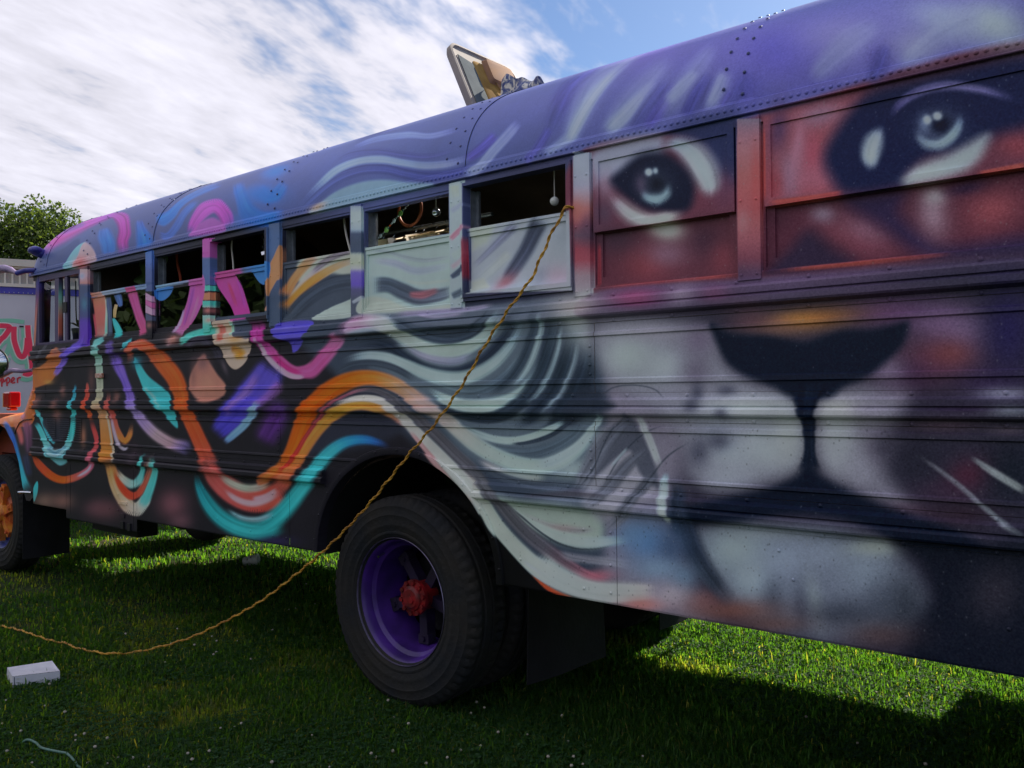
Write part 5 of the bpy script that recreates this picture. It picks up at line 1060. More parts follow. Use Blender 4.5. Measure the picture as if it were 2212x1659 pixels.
def front_wheel(c,flip):
    t=MB(); t.lathe([(.0,.04*flip),(.15,.05*flip),(.20,.10*flip),(.20,.25*flip)],c,32); W=t.build('wheel',mat('orange_wheel_paint','c8642c',.5,col2='8c3a20',vscale=12),BUS,40)
    tyre_mesh(c,.255,flip).build('tyre',M_RUB,W,35)
    rim=MB(); rim.lathe([(.318,.012*flip),(.302,.03*flip),(.288,.07*flip),(.255,.08*flip),(.24,.11*flip),(.20,.12*flip)],c,64); rim.build('rim',mat('blue_rim_paint','2c3c8c',.45,col2='20284c',vscale=8),W,40)
    if flip>0:
        h=MB()
        for k in range(6):
            t_=math.radians(15+60*k); d=Vector((math.cos(t_),0,math.sin(t_))); q=Vector((-d.z,0,d.x)); cc=Vector(c)
            h.obox(cc+d*.17+Vector((0,.045,0)),d*.09,q*.035,Vector((0,.028,0))); h.lathe([(0,.0),(.018,.0),(.02,.03)],tuple(cc+d*.225+Vector((0,.0,0))),6)
        h.lathe([(0,-.03),(.06,-.03),(.085,.0),(.095,.04)],c,24); h.build('hub',mat('yellow_orange_hub','e09030',.45,col2='c04828',vscale=16),W,40)
front_wheel((-8.52,.10,.474),1); front_wheel((-8.52,2.30,.474),-1)
mb=MB(); mb.tube([(-8.52,.3,.5),(-8.52,2.1,.5)],.06,10); mb.build('front_axle',M_DARK,BUS,40)
# mud flaps
def flap(name,x,y0,y1,z0,z1,tw=0):
    mb=MB(); n=6
    for k in range(2):
        for i in range(n+1):
            for j in range(n+1):
                u,v=i/n,j/n; mb.v.append((x+.006*k+tw*(1-v)*(u-.3)+.012*math.sin(u*5)*(1-v),y0+(y1-y0)*u,z0+(z1-z0)*v))
    m=(n+1)**2
    for k in range(2):
        for i in range(n):
            for j in range(n):
                a=k*m+i*(n+1)+j; q=(a,a+n+1,a+n+2,a+1); mb.f.append(q if k else q[::-1]); mb.m.append(0)
    for i in range(n):
        for (a,b) in ((i*(n+1),(i+1)*(n+1)),(i,i+1)): mb.f.append((a,b,b+m,a+m)); mb.m.append(0)
    return mb.build(name,M_FLAP,BUS,60)
flap('mud_flap',-2.55,.29,.89,.125,.72,.06); flap('mud_flap',-7.80,.035,.42,.15,.70); flap('mud_flap',-2.55,1.5,2.1,.125,.72); flap('mud_flap',-7.80,1.98,2.36,.15,.70)
# ------------------------------------------------------------------ front fender, cowl, hood
FS=[(-7.495,1.70,.002,.70),(-7.56,1.62,.002,.66),(-7.64,1.52,.004,.66),(-7.72,1.45,.008,.76),(-7.82,1.415,.014,.97),(-7.95,1.40,.02,1.12),(-8.15,1.39,.025,1.25),(-8.45,1.36,.03,1.31),(-8.75,1.30,.03,1.27),(-9.0,1.20,.05,1.12),(-9.2,1.06,.09,.95),(-9.3,.9,.14,.80)]
mb=MB(); nv=12
for (x,zt,yo,zb) in FS:
    for k in range(nv+1):
        t=k/nv
        if t<.62:
            q=t/.62; z=zb+(zt-.10-zb)*q; y=yo+.0*q
        else:
            q=(t-.62)/.38; an=q*math.pi/2; y=yo+.26*(1-math.cos(an)); z=zt-.10+.10*math.sin(an)
        mb.v.append((x,y,z))
for i in range(len(FS)-1):
    for k in range(nv): a=i*(nv+1)+k; mb.f.append((a,a+1,a+nv+2,a+nv+1)); mb.m.append(0)
U(mb,'fender',smooth=180)
mb=MB(); 
for (x,zt,yo,zb) in FS[2:-2]: mb.v+=[(x+.0,yo+.012,zb+.004),(x,yo+.10,zb-.005),(x,.42,zb+.02)]
for i in range(len(FS)-5):
    for k in range(2): a=i*3+k; mb.f.append((a,a+1,a+4,a+3)); mb.m.append(0)
mb.build('fender_liner',M_DARK,BUS,60)
mb=MB(); mb.box(-9.25,-7.52,.262,2.14,1.0,1.36); mb.box(-9.25,-8.9,.27,2.13,.6,.998); mb.build('hood',mat('orange_hood_paint','b8562a',.5,col2='8a3a3c',vscale=2),BUS)
mb=MB(); mb.tube([(-7.505,-.001,1.335),(-7.66,-.004,1.325),(-7.78,.006,1.30),(-7.86,.014,1.25),(-7.905,.016,1.205)],.004,6); mb.build('fender_seam',M_BLACK,BUS)
mb=MB()
V=[]
for (dx,dz,y) in ((0,0,0),):
    mb.obox((-8.47,.20,1.495),(.075,0,0),(0,.05,0),(0,0,.07)); mb.obox((-8.47,.20,1.41),(.05,0,0),(0,.035,0),(0,0,.015))
o=mb.build('turn_signal',[M_LAMPRED],BUS); bv=o.modifiers.new('b','BEVEL'); bv.width=.022; bv.segments=3
mb=MB(); mb.obox((-8.552,.20,1.49),(.006,0,0),(0,.045,0),(0,0,.062)); mb.build('amber_lens',M_LAMPAMB,o)
mb=MB(); mb.box(-6.345,-6.235,-.018,-.001,1.648,1.682); o=mb.build('side_marker_light',M_WHITE,BUS); bv=o.modifiers.new('b','BEVEL'); bv.width=.004; bv.segments=2
mb=MB(); mb.tube([(-7.50,-.01,.735),(-7.55,-.05,.74),(-7.62,-.06,.735)],.012,8); mb.build('step_hook',M_CHROME,BUS,40)
# roof marker, mirror arms, mirror
mb=MB(); mb.ball((-7.385,-.02,2.70),.058,14,8,0,(1.2,.9,.6)); mb.tube([(-7.385,-.02,2.70),(-7.36,.06,2.66)],.04,10); mb.build('clearance_lamp',M_BLUE,BUS,180)
mb=MB(); mb.tube([(-7.43,0,2.545),(-7.47,-.06,2.54),(-7.56,-.09,2.525)],.022,8); mb.build('mirror_bracket',M_BLUE,BUS,60)
mb=MB(); mb.tube([(-7.55,-.09,2.52),(-7.66,-.10,2.56),(-7.8,-.10,2.585),(-8.1,-.10,2.60),(-8.4,-.08,2.60)],[.012,.026,.034,.036,.036],10); mb.build('mirror_arm',mat('pale_purple_arm','a890b0',.45,col2='5c4c84',vscale=7),BUS,60)
mb=MB(); mb.tube([(-7.50,0,1.735),(-7.56,-.05,1.725),(-7.66,-.09,1.735),(-7.85,-.10,1.70),(-8.1,-.10,1.68)],[.014,.016,.020,.026,.022],10); mb.build('mirror_arm',mat('pale_purple_arm_lower','a890b0',.4,col2='6c5c80',vscale=9),BUS,60)
mb=MB(); c=Vector((-7.835,-.16,1.80)); d=Vector((.55,-.83,-.05)).normalized(); a=d.cross(Vector((0,0,1))).normalized(); b_=a.cross(d)
for (r,h,) in ((.0,.045),(.05,.04),(.09,.022),(.115,0)):
    for k in range(24): t=k*math.pi/12; mb.v.append(tuple(c+a*(r*math.cos(t))+b_*(r*math.sin(t))+d*h))
for i in range(3):
    for k in range(24): mb.f.append((i*24+k,i*24+(k+1)%24,(i+1)*24+(k+1)%24,(i+1)*24+k)); mb.m.append(0)
o=mb.build('mirror',M_CHROME,BUS,180)
mb=MB(); mb.tube([tuple(c+a*(.117*math.cos(k*math.pi/12))+b_*(.117*math.sin(k*math.pi/12))) for k in range(25)],.008,6); mb.tube([tuple(c-d*.005),tuple(c-d*.06-Vector((.0,0,.10)))],.02,8); mb.build('mirror_rim',M_BLACK,o,60)
# louvres low on the front side, hatch door in the skirt
mb=MB()
for j in range(13):
    z=1.18+.0165*j
    for x0,x1 in ((-7.22,-7.05),(-6.98,-6.80),(-6.75,-6.60)): mb.add([(x0,-.0005,z),(x1,-.0005,z),(x1,-.008,z-.006),(x0,-.008,z-.006),(x0,-.0005,z-.0075),(x1,-.0005,z-.0075)],[(0,1,2,3),(3,2,5,4)])
o=U(mb,'louvre'); o['kind']='stuff'
for q in ((-6.02,-5.90,-.006,-.0005,.755,.775),(-6.0,-5.93,-.008,-.0005,.66,.69)): mb=MB(); mb.box(*q); U(mb,'hatch_handle')
for q in ((-5.975,-5.935,-.012,.02,.585,.635),(-5.88,-5.84,-.012,.02,.58,.63)): mb=MB(); mb.box(*q); mb.build('hatch_latch',M_BLACK,BUS)
for q in ((-5.8065,-5.8040,-.0012,.001,.60,1.01),(-6.8,-6.797,-.0012,.001,.62,1.0)): mb=MB(); mb.box(*q); mb.build('hatch_door_gap',M_BLACK,BUS)
for (x0,x1,z0,z1) in ((-7.25,-6.85,1.46,1.60),):
    mb=MB(); 
    for q in ((x0,x1,z1,z1+.004),(x0,x0+.004,z0,z1),(x0,x1,z0,z0+.004)): mb.box(q[0],q[1],-.0014,.001,q[2],q[3])
    mb.build('flap_door_gap',M_BLACK,BUS)
# ------------------------------------------------------------------ roof hatch, open
dv=Vector((-math.sin(math.radians(25)),0,math.cos(math.radians(25)))); dn=Vector((dv.z,0,-dv.x)); hy=Vector((0,1,0)); hc=Vector((-3.37,1.2,3.115))
def hp(u,v,d): return hc+hy*u+dv*v+dn*d     # u across the bus, v up the lid, d towards the rear (its underside)
def rrect(hw,v0,v1,rad,n=5):
    P=[]
    for cx_,cv,a0 in ((hw-rad,v1-rad,0),(-hw+rad,v1-rad,90),(-hw+rad,v0+rad,180),(hw-rad,v0+rad,270)):
        for k in range(n+1): t=math.radians(a0+90*k/n); P.append((cx_+rad*math.cos(t),cv+rad*math.sin(t)))
    return P
def loft(mb,rings,cap0=True,cap1=True):
    o=len(mb.v); n=len(rings[0])
    for R_ in rings: mb.v+=[tuple(q) for q in R_]
    for i in range(len(rings)-1):
        for k in range(n): mb.f.append((o+i*n+k,o+i*n+(k+1)%n,o+(i+1)*n+(k+1)%n,o+(i+1)*n+k)); mb.m.append(0)
    if cap0: mb.f.append(tuple(o+k for k in range(n))[::-1]); mb.m.append(0)
    if cap1: mb.f.append(tuple(o+(len(rings)-1)*n+k for k in range(n))); mb.m.append(0)
mb=MB(); A_=[(.30,0,.60,.07,-.05),(.315,-.01,.615,.08,-.03),(.315,-.01,.615,.08,.005),(.30,.004,.60,.07,.008),(.295,.008,.595,.065,-.004),(.265,.03,.565,.05,-.006)]
loft(mb,[[hp(u,v,d) for u,v in rrect(hw,v0,v1,rd)] for hw,v0,v1,rd,d in A_]); HT=mb.build('roof_hatch',M_HATCH,BUS,40)
mb=MB(); mb.add([hp(-.255,.04,.001),hp(-.11,.04,.001),hp(-.13,.50,.001),hp(-.255,.53,.001)],[(0,1,2,3)]); mb.add([hp(-.255,.04,.001),hp(-.255,.53,.001),hp(-.255,.53,-.005),hp(-.255,.04,-.005)],[(0,1,2,3)]); mb.build('strip',M_GREY,HT)
mb=MB(); loft(mb,[[hp(u+.07,v,d) for u,v in rrect(hw,v0,v1,.03,3)] for hw,v0,v1,d in ((.19,.05,.54,-.004),(.175,.07,.525,.004))]); mb.build('liner',M_CREAM,HT,40)
mb=MB(); loft(mb,[[hp(u+.10,v,d) for u,v in rrect(hw,v0,v1,.02,3)] for hw,v0,v1,d in ((.135,.38,.56,.0045),(.125,.39,.55,.040),(.09,.41,.53,.045))]); mb.build('vent_box',mat('peach_vent_box','a87c58',.8,spec=.1,col2='94786c',vscale=5),HT,40)
mb=MB(); mb.tube([hp(-.02,.50,.018),hp(.0,.45,.02),hp(.02,.36,.02),hp(.06,.30,.02),hp(.08,.06,.02)],.006,6); mb.build('seal_trim',mat('brown_trim','8c6a44',.6),HT,60)
mb=MB(); rectframe(mb,HX0,HX1,3.07,3.15,.02,HY0,HY1) if False else None
for q in ((HX0,HX1,HY0-.0,HY0+.02),(HX0,HX1,HY1-.02,HY1),(HX0,HX0+.02,HY0+.02,HY1-.02),(HX1-.02,HX1,HY0+.02,HY1-.02)): mb.box(q[0],q[1],q[2],q[3],3.06,3.155)
mb.build('hatch_coaming',M_HATCH,BUS)
# ------------------------------------------------------------------ ground and lawn
def ground_mat():
    m=bpy.data.materials.new('lawn_soil'); m.use_nodes=True; N=m.node_tree.nodes; L=m.node_tree.links; b=N['Principled BSDF']; b.inputs['Roughness'].default_value=.95; b.inputs['Specular IOR Level'].default_value=.1
    tc=N.new('ShaderNodeTexCoord'); n=N.new('ShaderNodeTexNoise'); n.inputs['Scale'].default_value=1.1; n.inputs['Detail'].default_value=8; n.inputs['Roughness'].default_value=.7; L.new(tc.outputs['Object'],n.inputs['Vector'])
    r=N.new('ShaderNodeValToRGB'); e=r.color_ramp.elements; e[0].position=.38; e[0].color=(.018,.034,.012,1); e[1].position=.66; e[1].color=(.060,.046,.028,1); x=e.new(.52); x.color=(.03,.045,.014,1)
    L.new(n.outputs['Fac'],r.inputs[0]); L.new(r.outputs[0],b.inputs['Base Color']); return m
mb=MB(); E=[-400,-60,-20,-12,-6,0,6,12,20,60,400]
for y in E:
    for x in E: mb.v.append((x,y,GZ-.012))
k=len(E)
for j in range(k-1):
    for i in range(k-1): mb.f.append((j*k+i,j*k+i+1,(j+1)*k+i+1,(j+1)*k+i)); mb.m.append(0)
gnd=mb.build('ground',ground_mat()); gnd['kind']='structure'
def leafmat(name,ramp,tcol,tw=.5,rough=.5):
    m=bpy.data.materials.new(name); m.use_nodes=True; N=m.node_tree.nodes; L=m.node_tree.links; N.remove(N['Principled BSDF']); o=N['Material Output']
    at=N.new('ShaderNodeAttribute'); at.attribute_name='tone'
    r=N.new('ShaderNodeValToRGB'); e=r.color_ramp.elements
    while len(e)<len(ramp): e.new(.5)
    for i,(p,c) in enumerate(ramp): e[i].position=p; e[i].color=(*c,1)
    L.new(at.outputs['Fac'],r.inputs[0])
    d=N.new('ShaderNodeBsdfDiffuse'); L.new(r.outputs[0],d.inputs[0])
    t=N.new('ShaderNodeBsdfTranslucent'); mu=N.new('ShaderNodeMix'); mu.data_type='RGBA'; mu.blend_type='MULTIPLY'; mu.inputs[0].default_value=1; L.new(r.outputs[0],mu.inputs[6]); mu.inputs[7].default_value=(*tcol,1); L.new(mu.outputs[2],t.inputs[0])
    g=N.new('ShaderNodeBsdfGlossy'); g.inputs['Roughness'].default_value=rough
    mx=N.new('ShaderNodeMixShader'); mx.inputs[0].default_value=tw; L.new(d.outputs[0],mx.inputs[1]); L.new(t.outputs[0],mx.inputs[2])
    m2=N.new('ShaderNodeMixShader'); m2.inputs[0].default_value=.012; L.new(mx.outputs[0],m2.inputs[1]); L.new(g.outputs[0],m2.inputs[2]); L.new(m2.outputs[0],o.inputs[0]); return m
def fast_mesh(name,V,F4,tone,m,kind=None):
    me=bpy.data.meshes.new(name); nv,nf=len(V),len(F4); fs=F4.shape[1]
    me.vertices.add(nv); me.vertices.foreach_set('co',V.astype(np.float32).ravel()); me.loops.add(nf*fs); me.loops.foreach_set('vertex_index',F4.astype(np.int32).ravel())
    me.polygons.add(nf); me.polygons.foreach_set('loop_start',np.arange(0,nf*fs,fs,dtype=np.int32)); me.polygons.foreach_set('loop_total',np.full(nf,fs,np.int32))
    a=me.attributes.new('tone','FLOAT','POINT'); a.data.foreach_set('value',tone.astype(np.float32)); me.materials.append(m); me.update(calc_edges=True); me.validate()
    o=bpy.data.objects.new(name,me); COL.objects.link(o)
    if kind: o['kind']=kind
    return o
def vnoise(x,y,s,seed=0):
    # smooth value noise
    r=np.random.default_rng(seed).random((64,64)); x=x*s; y=y*s; i=np.floor(x).astype(int); j=np.floor(y).astype(int); fx=x-i; fy=y-j; fx=fx*fx*(3-2*fx); fy=fy*fy*(3-2*fy)
    g=lambda a,b: r[a%64,b%64]
    return (g(i,j)*(1-fx)+g(i+1,j)*fx)*(1-fy)+(g(i,j+1)*(1-fx)+g(i+1,j+1)*fx)*fy
CAMP=np.array([0,-2.888])
AXD=np.array([-.639,.769])
def lawn_points(n):
    # points spread over the lawn around the bus, thinning with distance
    th=RNG.uniform(-.66,.70,n); d=3.0/ (1-RNG.random(n)*.83)
    d=np.where(RNG.random(n)<.35,RNG.uniform(2.6,6.5,n),d)
    c,s=np.cos(-th),np.sin(-th)
    dx=AXD[0]*c-AXD[1]*s; dy=AXD[0]*s+AXD[1]*c
    return CAMP[0]+dx*d,CAMP[1]+dy*d,d
n=400000
x,y,d=lawn_points(n)
dry=vnoise(x,y,1.3,3)*.6+vnoise(x,y,4.1,4)*.4
lush=vnoise(x,y,2.3,9)
worn=np.clip((dry-.60)*6,0,1)
keep=RNG.random(n)>worn*.55; x,y,d,dry,lush,worn=[q[keep] for q in (x,y,d,dry,lush,worn)]; n=len(x)
h=(.016+.036*RNG.random(n)**1.5)*(0.75+.6*lush)*(1-.35*worn); h=np.where(RNG.random(n)<.02,h*2.0,h)
w=(.0022+.0016*RNG.random(n))*np.clip(d/4.2,1,3.2)
az=RNG.uniform(0,2*np.pi,n); lean=RNG.uniform(.1,1.5,n); fa=az+RNG.normal(0,.5,n)+np.pi/2
dx,dy=np.cos(az),np.sin(az); sx,sy=np.cos(fa)*w,np.sin(fa)*w
V=np.zeros((n,5,3)); 
V[:,0]=np.stack([x-sx,y-sy,np.full(n,GZ-.012)],1); V[:,1]=np.stack([x+sx,y+sy,np.full(n,GZ-.012)],1)
mx_,my_=x+dx*h*lean*.30,y+dy*h*lean*.30; mz=GZ+h*.62
V[:,2]=np.stack([mx_+sx*.8,my_+sy*.8,mz],1); V[:,3]=np.stack([mx_-sx*.8,my_-sy*.8,mz],1)
V[:,4]=np.stack([x+dx*h*lean*.95,y+dy*h*lean*.95,GZ+h*(1.05-.35*lean)],1)
idx=(np.arange(n)*5)[:,None]
F=np.concatenate([idx+np.array([[0,1,2]]),idx+np.array([[0,2,3]]),idx+np.array([[3,2,4]])])
tone=np.clip(.25+.35*RNG.random(n)+.35*worn+(RNG.random(n)<.06)*.5,0,1)
M_GRASS=leafmat('grass_blades',[(0,(.010,.032,.010)),(.45,(.020,.056,.014)),(.75,(.048,.078,.022)),(1,(.10,.10,.04))],(7.2,6.6,1.2),.5)
fast_mesh('grass',V.reshape(-1,3),F,np.repeat(tone,5),M_GRASS,'stuff')
# clover leaves
n=70000; x,y,d=lawn_points(n); pc=vnoise(x,y,1.7,21)*.65+vnoise(x,y,5,22)*.35; k=(pc>.44)&(d<11); x,y,d=x[k],y[k],d[k]; n=len(x)
hz=GZ+RNG.uniform(.012,.034,n); rr=RNG.uniform(.0055,.0095,n)*np.clip(d/6,1,1.6); ph=RNG.uniform(0,6.28,n); VV=[];FF=[]
V=np.zeros((n,3,4,3))
for q in range(3):
    a=ph+q*2.094; ca,sa=np.cos(a),np.sin(a); px,py=-sa,ca; tz=RNG.normal(0,.25,n)*rr
    V[:,q,0]=np.stack([x,y,hz],1); V[:,q,1]=np.stack([x+ca*rr*1.1+px*rr*.75,y+sa*rr*1.1+py*rr*.75,hz+.25*rr+tz],1); V[:,q,2]=np.stack([x+ca*rr*1.9,y+sa*rr*1.9,hz+.1*rr+tz],1); V[:,q,3]=np.stack([x+ca*rr*1.1-px*rr*.75,y+sa*rr*1.1-py*rr*.75,hz+.25*rr-tz],1)
F=np.arange(n*12).reshape(-1,4)
fast_mesh('clover_leaves',V.reshape(-1,3),F,np.repeat(np.clip(.2+.4*RNG.random(n),0,1),12),leafmat('clover_green',[(0,(.014,.045,.018)),(.6,(.03,.08,.026)),(1,(.06,.11,.04))],(4,4,1.0),.35),'stuff')
# clover blossoms: small round heads on stalks
n=1500; x,y,d=lawn_points(n); pc=vnoise(x,y,1.7,21)*.65+vnoise(x,y,5,22)*.35; k=(pc>.50)&(d<8.5)&(d>2.5); x,y=x[k][:300],y[k][:300]
mb=MB()
for px_,py_ in zip(x,y):
    hz=GZ+random.uniform(.025,.045); r=random.uniform(.005,.0085)
    mb.ball((px_,py_,hz),r,6,4,0,(1,1,.8)); mb.tube([(px_+random.uniform(-.01,.01),py_,GZ-.01),(px_,py_,hz-r*.6)],.0012,4,1)
o=mb.build('clover_flowers',[mat('clover_white','b8b4a6',.8,col2='8c8270',vscale=300),mat('clover_stalk','4a6a2a',.7)],None,0); o['kind']='stuff'
# ------------------------------------------------------------------ small things on the lawn
# white carton
T=thing('carton','small white cardboard carton lying on the grass near the yellow cord','box',(-5.1,-.95,GZ))
f0,f1=Vector((-5.023,-1.057,GZ)),Vector((-4.916,-.858,GZ)); bx=(f1-f0); by=Vector((-.212,.046,0)); 
M_CARD=mat('white_card','dcdce4',.6,col2='c8c8d4',vscale=10,bump=.05,bscale=20)
mb=MB(); H_=.064
b4=[f0,f1,f1+by,f0+by]; t4=[q+Vector((0,0,H_)) for q in b4]; t4[3]+=Vector((.01,.0,-.004)); t4[2]+=Vector((0,0,.004))
nn_=6; mb.v=[tuple(q) for q in b4+t4]; mb.f=[(0,1,5,4),(1,2,6,5),(2,3,7,6),(3,0,4,7),(0,3,2,1)]; mb.m=[0]*5
mb.build('carton_body',M_CARD,T)
mb=MB(); m_=6
for i in range(m_+1):
    for j in range(2):
        u=i/m_; a_=t4[0].lerp(t4[1],j); c_=t4[3].lerp(t4[2],j); q=a_.lerp(c_,u)+Vector((0,0,.0015-.010*math.sin(u*math.pi)*(.4+.6*j))); mb.v.append(tuple(q))
for i in range(m_): mb.f.append((i*2,i*2+1,i*2+3,i*2+2)); mb.m.append(0)
mb.build('carton_lid',M_CARD,T)
mb=MB(); e_=(f1-f0)
def onface(u,z,off=.0008): 
    nrm=Vector((e_.y,-e_.x,0)).normalized(); q=f0+e_*u+Vector((0,0,z)); return q+nrm*off
mb.add([onface(.03,.002),onface(.045,.002),onface(.045,.06),onface(.03,.06)],[(0,1,2,3)]); mb.build('carton_mark',mat('dark_print','1a1c24',.6),T); mb=MB(); mb.add([onface(.44+.06*math.cos(k*.5236),.012+.012*math.sin(k*.5236)) for k in range(12)],[tuple(range(12))]); mb.build('carton_mark',bpy.data.materials['dark_print'],T)
# cup on its side under the bus
T=thing('cup','empty translucent plastic cup lying on its side in the shade under the bus','cup',(-6.86,1.68,GZ))
M_CUP=mat('cloudy_plastic','e4e4e0',.35,spec=.5,col2='c8c8c6',vscale=25)
ca_,cb_=Vector((-6.95,1.60,-.012)),Vector((-6.845,1.685,.006)); ax_=(cb_-ca_).normalized(); a_=ax_.cross(Vector((0,0,1))).normalized(); b_=a_.cross(ax_)
mb=MB()
for (t,r) in ((0,.0),(0,.036),(.04,.037),(.96,.050),(.97,.053),(1,.053),(1,.049),(.05,.034)):
    for k in range(20): q=ca_.lerp(cb_,t)+a_*(r*math.cos(k*math.pi/10))+b_*(r*math.sin(k*math.pi/10)); mb.v.append(tuple(q))
for i in range(7):
    for k in range(20): mb.f.append((i*20+k,i*20+(k+1)%20,(i+1)*20+(k+1)%20,(i+1)*20+k)); mb.m.append(0)
mb.build('cup_body',M_CUP,T,40)
for t0,ph in ((.34,.5),(.58,.9)):
    mb=MB(); o_=0
    for k in range(8):
        t=t0+.06*math.cos(k*.785); pp=ph+.28*math.sin(k*.785); r=.036+.0165*t
        q=ca_.lerp(cb_,t)+(-a_*math.cos(pp)*-1+b_*math.sin(pp))*r if False else ca_.lerp(cb_,t)+(a_*math.cos(pp)+b_*math.sin(pp))*r; mb.v.append(tuple(q))
    mb.f.append(tuple(o_+k for k in range(8))); mb.m.append(0); mb.build('cup_print',bpy.data.materials.get('grey_cup_print') or mat('grey_cup_print','7a6f6c',.6),T)
# extension cord: out of the window, down across the wheel arch and over the grass
KN=[(-1.98,.16,2.23),(-2.035,.03,2.268),(-2.071,-.029,2.272),(-2.097,-.034,2.245),(-2.166,-.040,2.140),(-2.251,-.042,1.999),(-2.357,-.050,1.888),(-2.508,-.052,1.725),(-2.645,-.053,1.553),(-2.817,-.058,1.373),(-2.997,-.064,1.216),(-3.254,-.074,.978),(-3.531,-.085,.756),(-3.831,-.096,.554),(-4.155,-.108,.36),(-4.555,-.123,.169),(-4.82,-.19,.05),(-5.03,-.358,-.018),(-5.148,-.497,-.018),(-5.44,-.56,-.018),(-5.542,-.55,-.018),(-5.70,-.57,-.026),(-5.88,-.596,-.02),(-6.12,-.609,-.02),(-6.3,-.629,-.024),(-6.7,-.68,-.04)]
def crv(P,n):
    P=[Vector(q) for q in P]; Q=[2*P[0]-P[1]]+P+[2*P[-1]-P[-2]]; out=[]
    for i in range(1,len(Q)-2):
        p0,p1,p2,p3=Q[i-1:i+3]
        for k in range(n):
            t=k/n; out.append(.5*((2*p1)+(p2-p0)*t+(2*p0-5*p1+4*p2-p3)*t*t+(3*p1-p0-3*p2+p3)*t**3))
    return out+[P[-1]]
def resamp(P,step):
    P=np.array([tuple(q) for q in P]); s=np.concatenate([[0],np.cumsum(np.linalg.norm(np.diff(P,axis=0),axis=1))]); t=np.arange(0,s[-1],step); return [Vector([np.interp(q,s,P[:,k]) for k in range(3)]) for q in t],t
C_,t_=resamp(crv(KN,8),.008)
def helix(C,t,amp,pitch,ph):
    o=[]
    for i,(q,s_) in enumerate(zip(C,t)):
        tg=(C[min(i+1,len(C)-1)]-C[max(i-1,0)]).normalized(); a=tg.cross(Vector((0,-1,.2))).normalized(); b=tg.cross(a); an=2*math.pi*s_/pitch+ph; o.append(q+a*(amp*math.cos(an))+b*(amp*math.sin(an)))
    return o
CT=thing('extension_cord','twisted yellow extension cord hanging from a bus window down to the grass','cord',(-4.9,-.3,GZ)); m_=mat('yellow_cord','cf9c30',.5,col2='a06c1c',vscale=14,bump=.2)
W_=helix(C_,t_,.0036,.125,.7)
for k in range(2): mb=MB(); mb.tube(helix(W_,t_,.0034,.075,math.pi*k),.0037,7); mb.build('cord_strand',m_,CT,180)
# thin hose at the lower left
HK=[(-4.15,-1.34,-.03),(-4.116,-1.325,-.012),(-4.052,-1.317,-.012),(-3.977,-1.321,-.014),(-3.875,-1.292,-.014),(-3.823,-1.281,-.012),(-3.732,-1.288,-.018),(-3.678,-1.293,-.026),(-3.619,-1.261,-.034),(-3.542,-1.194,-.036),(-3.45,-1.13,-.05)]
mb=MB(); mb.tube(crv(HK,6),.0055,7); o=mb.build('garden_line',mat('faded_green_line','5c8478',.55,col2='46685c',vscale=25),None,180); tag(o,'thin faded green line lying in the grass, nearest the camera','hose')
# tan leaf-like scrap beyond the wheel
pt=Vector((-8.2,3.75,GZ)); mb=MB(); 
for i in range(4):
    for j in range(4): mb.v.append((pt.x+(i-1.5)*.13+random.uniform(-.03,.03),pt.y+(j-1.5)*.14,GZ+.03+.10*math.sin(i*1.3+.4)*math.cos(j*1.1)+random.uniform(0,.03)+.05))
for i in range(3):
    for j in range(3): a=i*4+j; mb.f.append((a,a+1,a+5,a+4)); mb.m.append(0)
o=mb.build('crumpled_cloth',mat('tan_orange_cloth','d88a4a',.8,col2='b06a38',vscale=12),None,180); tag(o,'crumpled tan orange cloth on sunlit grass seen past the rear wheel','cloth')
# ------------------------------------------------------------------ food truck in front of the bus
e_=Vector((.372,.928,0)).normalized(); n_=Vector((e_.y,-e_.x,0)); P_=Vector((-11.35,1.33,0))
TR=thing('food_truck','white food truck with red script lettering and a blue band behind the bus nose','truck',(-11.6,3.2,GZ))
def tp(u,z,d=0): return P_+e_*u+n_*d+Vector((0,0,z))
def tbox(mb,u0,u1,z0,z1,d0,d1):
    V=[tp(u,z,d) for u in (u0,u1) for d in (d0,d1) for z in (z0,z1)]; mb.add(V,[(0,1,3,2),(4,6,7,5),(0,4,5,1),(2,3,7,6),(0,2,6,4),(1,5,7,3)])
M_TW=mat('truck_white','d6d2d8',.45,col2='c6c2ca',vscale=2,bump=.03); M_TC=mat('truck_cream','e6dccc',.5,col2='d4cabc',vscale=3); M_TB=mat('truck_blue','4a44b4',.45,col2='383494',vscale=6)
mb=MB(); tbox(mb,-.75,5.4,.55,2.78,-2.2,0); mb.build('body',M_TW,TR)
mb=MB(); tbox(mb,-.75,5.4,2.78,2.862,-2.2,.012); mb.build('blue_band',M_TB,TR)
mb=MB(); tbox(mb,-.75,5.4,2.864,2.905,-2.2,.03); mb.build('ledge',M_TC,TR)
mb=MB(); tbox(mb,-.75,5.4,2.905,3.09,-2.1,-.04); mb.build('vent_recess',mat('vent_back','c0bab2',.6),TR)
u=-.30
for k in range(40):
    mb=MB(); uu=-.70+k*.078
    tbox(mb,uu,uu+.020,2.905,3.09,-.04,.004); mb.build('vent_post',M_TC,TR)
mb=MB(); tbox(mb,-.75,5.4,3.09,3.115,-2.2,.02); tbox(mb,-.75,5.4,3.1155,3.20,-2.2,.05); mb.build('roof_fascia',M_TC,TR)
mb=MB()
for k in range(16): 
    q=tp(-.5+k*.05,2.795,.013); mb.dome(q,.006,n_)
o=mb.build('band_rivets',M_TW,TR); o['kind']='stuff'
